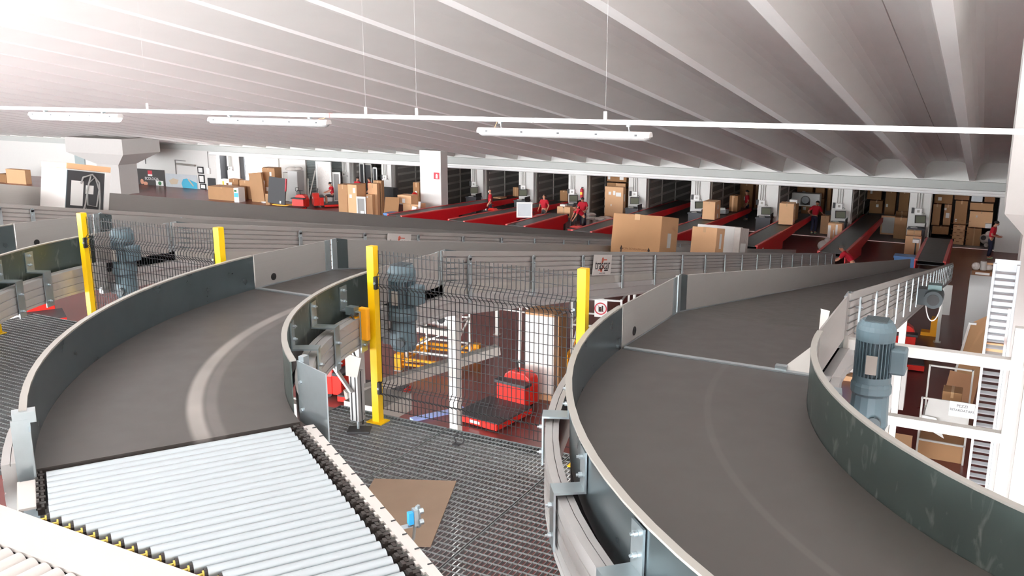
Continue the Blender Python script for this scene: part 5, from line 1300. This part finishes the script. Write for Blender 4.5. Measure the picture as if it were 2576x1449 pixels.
# ------------------------------------------------------------------ right-hand side
t = thing('beam_gantry', 'white frame of two cross beams and a post at the right edge', 'frame', (.33, 7.6, 0))
MB().b2(.285, .37, 7.56, 7.64, 0, 6.46).build('post', 'whitep', t, True)
MB().b2(-1.02, .285, 7.555, 7.64, 6.12, 6.205).build('cross_beam', 'white', t, True)
MB().b2(-1.0, .285, 7.56, 7.64, 5.52, 5.60).build('cross_beam', 'whitep', t, True)
MB().b2(.37, .385, 7.5, 7.7, 6.15, 6.46).build('end_cap', 'white', t, True)
t = thing('wall_sheet', 'white sheet panel fixed at the lower right edge of the picture', 'panel', (.6, 7.45, 4.9))
MB().b2(.405, .9, 7.44, 7.455, 5.13, 5.97).build('sheet', 'bright', t, True)
MB().b2(.39, .95, 7.46, 7.56, 4.0, 6.3).build('backing', 'whitep', t, True)
t = thing('concrete_column', 'grey column with a flared capital at the right edge', 'column', (.95, 14.4, 0))
MB().b2(.47, 1.5, 14.0, 14.9, 0, 6.25).build('shaft', 'greyw', t, True)
MB().loft([[Vector(p) for p in ((x0, y0, z), (1.9, y0, z), (1.9, y1, z), (x0, y1, z))] for x0, y0, y1, z in ((.47, 14.0, 14.9, 6.21), (.215, 13.9, 15.6, 6.50), (.2, 13.9, 15.6, 9.1))]).build('capital', 'greyw', t, True)
t = thing('cable_ladder', 'tall grey slatted cable ladder rising from the floor beside the right column', 'cable ladder', (.28, 12.0, 0))
for x in (.15, .40): MB().b2(x-.015, x+.015, 11.95, 12.05, 0, 6.15).build('stringer', 'steelgrey', t, True)
for i in range(58):
    z = 1.2+.085*i
    MB().box((.275, 12.0, z), (.22, .05, .022), Matrix.Rotation(R(25), 3, 'X')).build('slat', 'steelgrey', t, True)
MB().b2(.15, .42, 12.0, 12.02, 5.2, 6.2).build('cover_plate', 'steelgrey', t, True)
MB().b2(.17, .38, 12.02, 12.06, 4.95, 5.15).build('brown_card', 'cardl', t, True)
single(MB().b2(.235, .255, 8.0, 8.03, 0, 6.5), 'slim_upright', 'bright', 'slim white upright between the cable ladder and the frame post', 'post')
t = thing('steel_cabinet', 'tall grey steel cabinet on the floor near the right edge', 'cabinet', (.08, 31.4, 0))
MB().b2(-.34, .34, -.35, .35, .14, 2.3).build('body', 'cabinet', t, bevel=.01)
MB().b2(.345, .352, -.36, .36, .14, 2.3).build('side_edge', 'dark', t)
for x in (-.31, .31): MB().b2(x-.03, x+.03, -.33, .33, 0, .14).build('foot', 'cabinet', t)
t = thing('parts_tray', 'brown tray with wrapped parts and a beaker on top of the tall grey cabinet', 'tray', (.08, 31.35, 2.3))
MB().b2(-.3, .36, -.3, .3, 0, .14).build('tray', 'cardd', t); MB().cyl((.0, -.05, .14), (.0, -.05, .42), .09, 14).build('beaker', 'cover', t)
MB().ball((-.2, -.1, .25), .13, 10, 6).ball((.15, .1, .2), .12, 10, 6).build('wrapped_part', 'film', t); MB().b2(.05, .6, .05, .1, .3, .36).build('stick', 'cardl', t); MB().b2(-.2, .2, -.31, -.305, .03, .1).build('paper_strip', 'paper', t)
t = thing('long_carton', 'long brown carton leaning upright in front of the tall grey cabinet', 'box', (.0, 27.4, 0)); 
MB().prism([(-.34, -.12, .0), (.36, .0, .0), (.42, .75, 1.62), (.36, .82, 1.72), (-.10, .62, 1.45)], (.0, .14, -.05)).build('body', 'card', t)
MB().prism([(-.36, -.14, .02), (-.30, -.14, .02), (-.06, .60, 1.46), (-.13, .60, 1.44)], (0, .1, -.04)).build('film_edge', 'film', t)
MB().b2(-.12, .08, .58, .66, 1.44, 1.50).build('label_tag', 'paper', t)

t = thing('parts_trolley', 'white tube trolley with cream panels at the lower right', 'trolley', (-.3, 21.9, 0))
fr = MB(); 
for x in (-.82, .12):
    fr.b2(x-.02, x+.02, 20.78, 20.82, 0, 1.44).b2(x-.02, x+.02, 22.98, 23.02, 0, 1.56)
    fr.b2(x-.02, x+.02, 20.8, 23.0, .42, .46)
for y, z in ((20.8, 1.42), (20.8, .44), (23.0, 1.54), (23.0, .5)): fr.b2(-.82, .12, y-.02, y+.02, z-.02, z+.02)
fr.build('tube_frame', 'whitep', t, True)
MB().prism([(-.78, 20.86, .70), (.10, 20.86, .62), (.10, 21.0, 1.38), (-.70, 21.0, 1.36)], (0, .03, 0)).build('cream_panel', 'cover', t, True)
MB().prism([(-.82, 20.78, .80), (-.30, 20.78, .55), (-.50, 20.82, .98), (-.80, 20.84, 1.0)], (0, .02, 0)).build('paper_sheet', 'paper', t, True)
MB().cyl((-.64, 20.775, .80), (-.64, 20.78, .80), .06, 14).b2(-.6, -.5, 20.775, 20.78, .79, .83).build('purple_mark', mat('purple_print', '#6b5aa0', .7), t, True)
MB().b2(-.8, .1, 20.86, 22.9, .0, .42).build('brown_load', 'card', t, True)
sb = thing('paper_sign', 'white paper sign with two lines of capital letters on the trolley', 'sign', (-.02, 20.74, 1.1))
MB().b2(-.25, .25, 0, .006, .02, .36).build('sheet', 'paper', sb)
text('lettering', 'PEZZI', .085, (0, -.003, .27), (R(90), 0, 0), 'deskd', sb, world=False)
text('lettering', 'RITARDATARI', .075, (0, -.003, .17), (R(90), 0, 0), 'deskd', sb, world=False)
carton('brown carton with taped flaps behind the sign on the trolley', -.45, -.05, 21.6, 22.1, .425, 1.38, 'cardm', tape=True)
t = single(MB().bar((-.2, 23.5, 0), (-.05, 24.0, 1.15), .7, .04), 'brown_sheet', 'cardd', 'large brown sheet leaning behind the trolley', 'sheet')
t = thing('brown_crate', 'open brown carton on the floor below the lower right cross beam', 'box', (-1.35, 19.6, 0)); MB().b2(-.5, .45, -.5, .5, 0, .75).build('body', 'cardl', t); MB().b2(.452, .458, -.3, .3, .3, .55).build('amber_label', 'amber', t)
t = thing('foil_goods', 'goods in blue and clear film on the floor behind the right gearmotor', 'wrapped goods', (-2.9, 26.2, 0))
mb = MB(); rr = random.Random(5)
for i in range(7): mb.box((rr.uniform(-.7, .6), rr.uniform(-.5, .5), .25+rr.uniform(0, .3)), (rr.uniform(.3, .7), rr.uniform(.3, .6), rr.uniform(.3, .6)), rr.uniform(-.4, .4))
mb.build('wrapped_load', 'film', t); MB().box((.72, -.4, .8), (.12, .5, 1.5), .2).box((-.3, -.6, .5), (.5, .08, .5), .2).build('blue_film', 'bluel', t)
MB().b2(-.9, .9, -.65, .65, 0, .14).build('pallet', 'cardl', t)
t = thing('plastic_box', 'clear plastic box on a thin stand below the right gearmotor', 'box', (-1.95, 24.4, 0)); MB().b2(-.25, .25, -.25, .25, .9, 1.5).build('box', 'film', t, bevel=.02); MB().b2(-.22, .22, -.22, .22, 0, .9).build('stand', 'plate', t)
t = thing('drive_motor', 'dark round motor with white cable hanging under the right incline', 'motor', (-.60, 15.4, 4.66))
MB().cyl((.0, -.25, .25), (.0, .2, .25), .14, 18).build('motor_body', 'fan', t, smooth=True); MB().cyl((.0, -.26, .25), (.0, -.25, .25), .09, 16).build('fan_cover', 'black', t)
MB().b2(-.1, .1, -.1, .1, .38, .46).build('terminal_box', 'teal', t); MB().b2(-.24, .0, -.1, .15, .12, .38).build('gearbox', 'fan', t)
MB().tube([(.12+.02*math.sin(a*.5)-.14*(1-math.cos(a))*.9, -.11, .3-.42*math.sin(a)) for a in [PI*i/14 for i in range(15)]], .009, 6).build('cable', 'trimw', t)
single(MB().b2(-1.05, -.80, 34.9, 35.0, 0, 1.1), 'white_door_leaf', 'cover', 'white board standing at the far end of the right incline', 'board')
t = thing('switch_box', 'pale grey box on a post below the right incline', 'box', (-1.25, 17.6, 0)); MB().b2(-.25, .25, -.1, .1, 2.2, 3.0).build('enclosure', 'greyw', t); MB().b2(-.03, .03, -.03, .03, 0, 2.2).build('post', 'whitep', t)
t = thing('yellow_stop', 'yellow block at the foot of a leg under the right incline', 'block', (-1.24, 31.8, 0)); MB().b2(-.28, .28, -.2, .2, 0, .12).b2(.0, .28, -.2, .2, .12, .6).build('block', 'amber', t)

# ------------------------------------------------------------------ signs and posters
def slope_plate(label, x, y0, y1, sl=SL, sc=1.0, zoff=0.0):
    yc = (y0+y1)/2; w_ = (y1-y0); h_ = .29*sc/.72
    t = thing('maker_sign', label, 'sign', (x, yc, zl(yc, sl=sl)+zoff), group='maker signs on the inclines')
    a = math.atan(sl)
    m = Matrix(((0, 0, 1), (math.cos(a), math.sin(a), 0), (-math.sin(a), math.cos(a), 0)))
    t.rotation_euler = m.to_euler()
    MB().b2(-w_/2, w_/2, -h_/2, h_/2, 0, .006).build('plate', 'plateg', t)
    q = MB()
    for s in (1, -1):
        cy = s*.10*sc; cx = .02*s*sc
        q.cyl((cx-.02, cy, .006), (cx-.02, cy, .008), .05*sc, 18).b2(cx, cx+s*.19*sc, cy-.012*sc, cy+.012*sc, .006, .008).cyl((cx-.05*s*sc, cy-s*.05*sc, .006), (cx-.05*s*sc, cy-s*.05*sc, .008), .036*sc, 14)
    q.build('logo_mark', 'logor', t)
    text('lettering', 'trascar', .20, (0, 0, .009), (0, 0, 0), 'black', t, world=False, sx=1.0)
    text('lettering', 'automatic handling', .03, (0, -.165*sc, .009), (0, 0, 0), 'print', t, world=False)
    MB().b2(.08, .22, -.125*sc, -.095*sc, .006, .008).build('small_print', 'black', t)
    return t
slope_plate('grey maker sign on the middle incline behind the second yellow post', -4.768, 11.26, 11.94, sc=.72, zoff=.15)
slope_plate('grey maker sign on the incline behind the front yellow post', -8.658, 11.76, 12.44, sc=.72, zoff=.15)
t = thing('wall_banner', 'dark banner with white words and a child photo on the left wall', 'banner', (-60.5, WY-.02, 0))
MB().b2(-2.75, 2.55, -.02, 0, -.0, 1.28).build('sheet', 'banner', t)
for xa, xb, za, zm, zb in ((-2.1, -1.55, .62, .78, 1.12), (.65, 1.15, .74, .88, 1.18)):
    MB().b2(xa, xb, -.026, -.02, zm, zb).build('logo_red', 'redp', t); MB().b2(xa, xb, -.027, -.02, za, zm).build('logo_white', 'paper', t)
text('lettering', 'VITA', .32, (-1.0, -.024, .50), (R(90), 0, 0), 'paper', t, world=False)
text('lettering', 'ECOLOGIA', .32, (1.05, -.024, .52), (R(90), 0, 0), 'paper', t, world=False)
mb = MB().ball((-.1, -.03, .25), .22, 12, 8, (.9, .15, 1)).ball((.3, -.03, .12), .22, 12, 8, (1.2, .15, .7)); mb.build('photo_figure', 'skin', t)
MB().b2(1.5, 2.35, -.026, -.02, .02, .42).build('recycling_card', 'paper', t); MB().ball((1.95, -.03, .22), .16, 12, 6, (1.2, .1, 1)).build('recycling_mark', 'green', t)
t = thing('map_poster', 'pale map poster with blue sea beside the dark banner', 'poster', (-56.1, WY-.02, 0))
MB().b2(-1.75, 1.75, -.015, 0, .0, 1.05).build('sheet', 'mapg', t)
MB().prism([(.1, -.018, .0), (1.7, -.018, .0), (1.7, -.018, .45), (1.1, -.018, .62), (.6, -.018, .75), (.2, -.018, .68), (.0, -.018, .35)], (0, .003, 0)).build('sea', 'mapb', t)
MB().prism([(-1.2, -.018, .2), (-.5, -.018, .25), (-.3, -.018, .6), (-.9, -.018, .7), (-1.4, -.018, .5)], (0, .003, 0)).build('land', 'mapt', t)
MB().prism([(.7, -.02, .68), (.85, -.02, .72), (1.35, -.02, .2), (1.25, -.02, .16)], (0, .003, 0)).build('peninsula', 'mapt', t)
for px0, z0, h, lab in ((-54.1, 1.22, .52, 'small square frame above the tall notice frames on the left wall'), (-54.05, .48, .64, 'tall black notice frame right of the map poster'), (-53.95, -.0, .44, 'lower black notice frame right of the map poster')):
    t = thing('framed_notice', lab, 'picture frame', (px0+.2, WY-.02, z0), group='notice frames on the left wall')
    MB().b2(-.32, .32, -.03, 0, 0, h).build('frame', 'black', t); MB().b2(-.22, .22, -.036, -.03, .08, h-.08).build('notice', 'paper', t)
t = thing('notice_board', 'black board right of the notice frames on the left wall', 'board', (-52.9, WY-.02, 0)); MB().b2(-.3, .5, -.05, 0, 0, .92).build('panel', 'dark', t)
t = thing('pipe_bracket', 'grey pipe loop on the left wall above the map poster', 'pipe', (-55.8, WY-.06, 1.2))
MB().tube([(-.8, 0, -.15), (-.8, 0, .95), (.4, -.05, .92)], .035, 8).build('bent_pipe', 'cable', t); MB().cyl((-.55, -.1, .66), (1.5, -.12, .62), .07, 12).build('tube_lamp', 'plate', t)
t = thing('wall_conduit', 'thin conduits hanging on the left wall above the dark banner', 'conduit', (-60.0, WY-.04, 1.7)); MB().cyl((0, 0, 0), (0, 0, 1.3), .03, 8).cyl((-1.0, 0, .8), (-1.0, 0, 1.3), .03, 8).build('pipe', 'cable', t)
t = thing('wall_socket_box', 'white wall socket box beside the leftmost dock', 'socket box', (-53.0, WY-.03, 1.25)); MB().b2(-.15, .15, -.1, 0, 0, .45).build('box', 'trimw', t); MB().cyl((0, -.03, .45), (0, -.03, 1.7), .02, 8).build('conduit', 'cable', t)
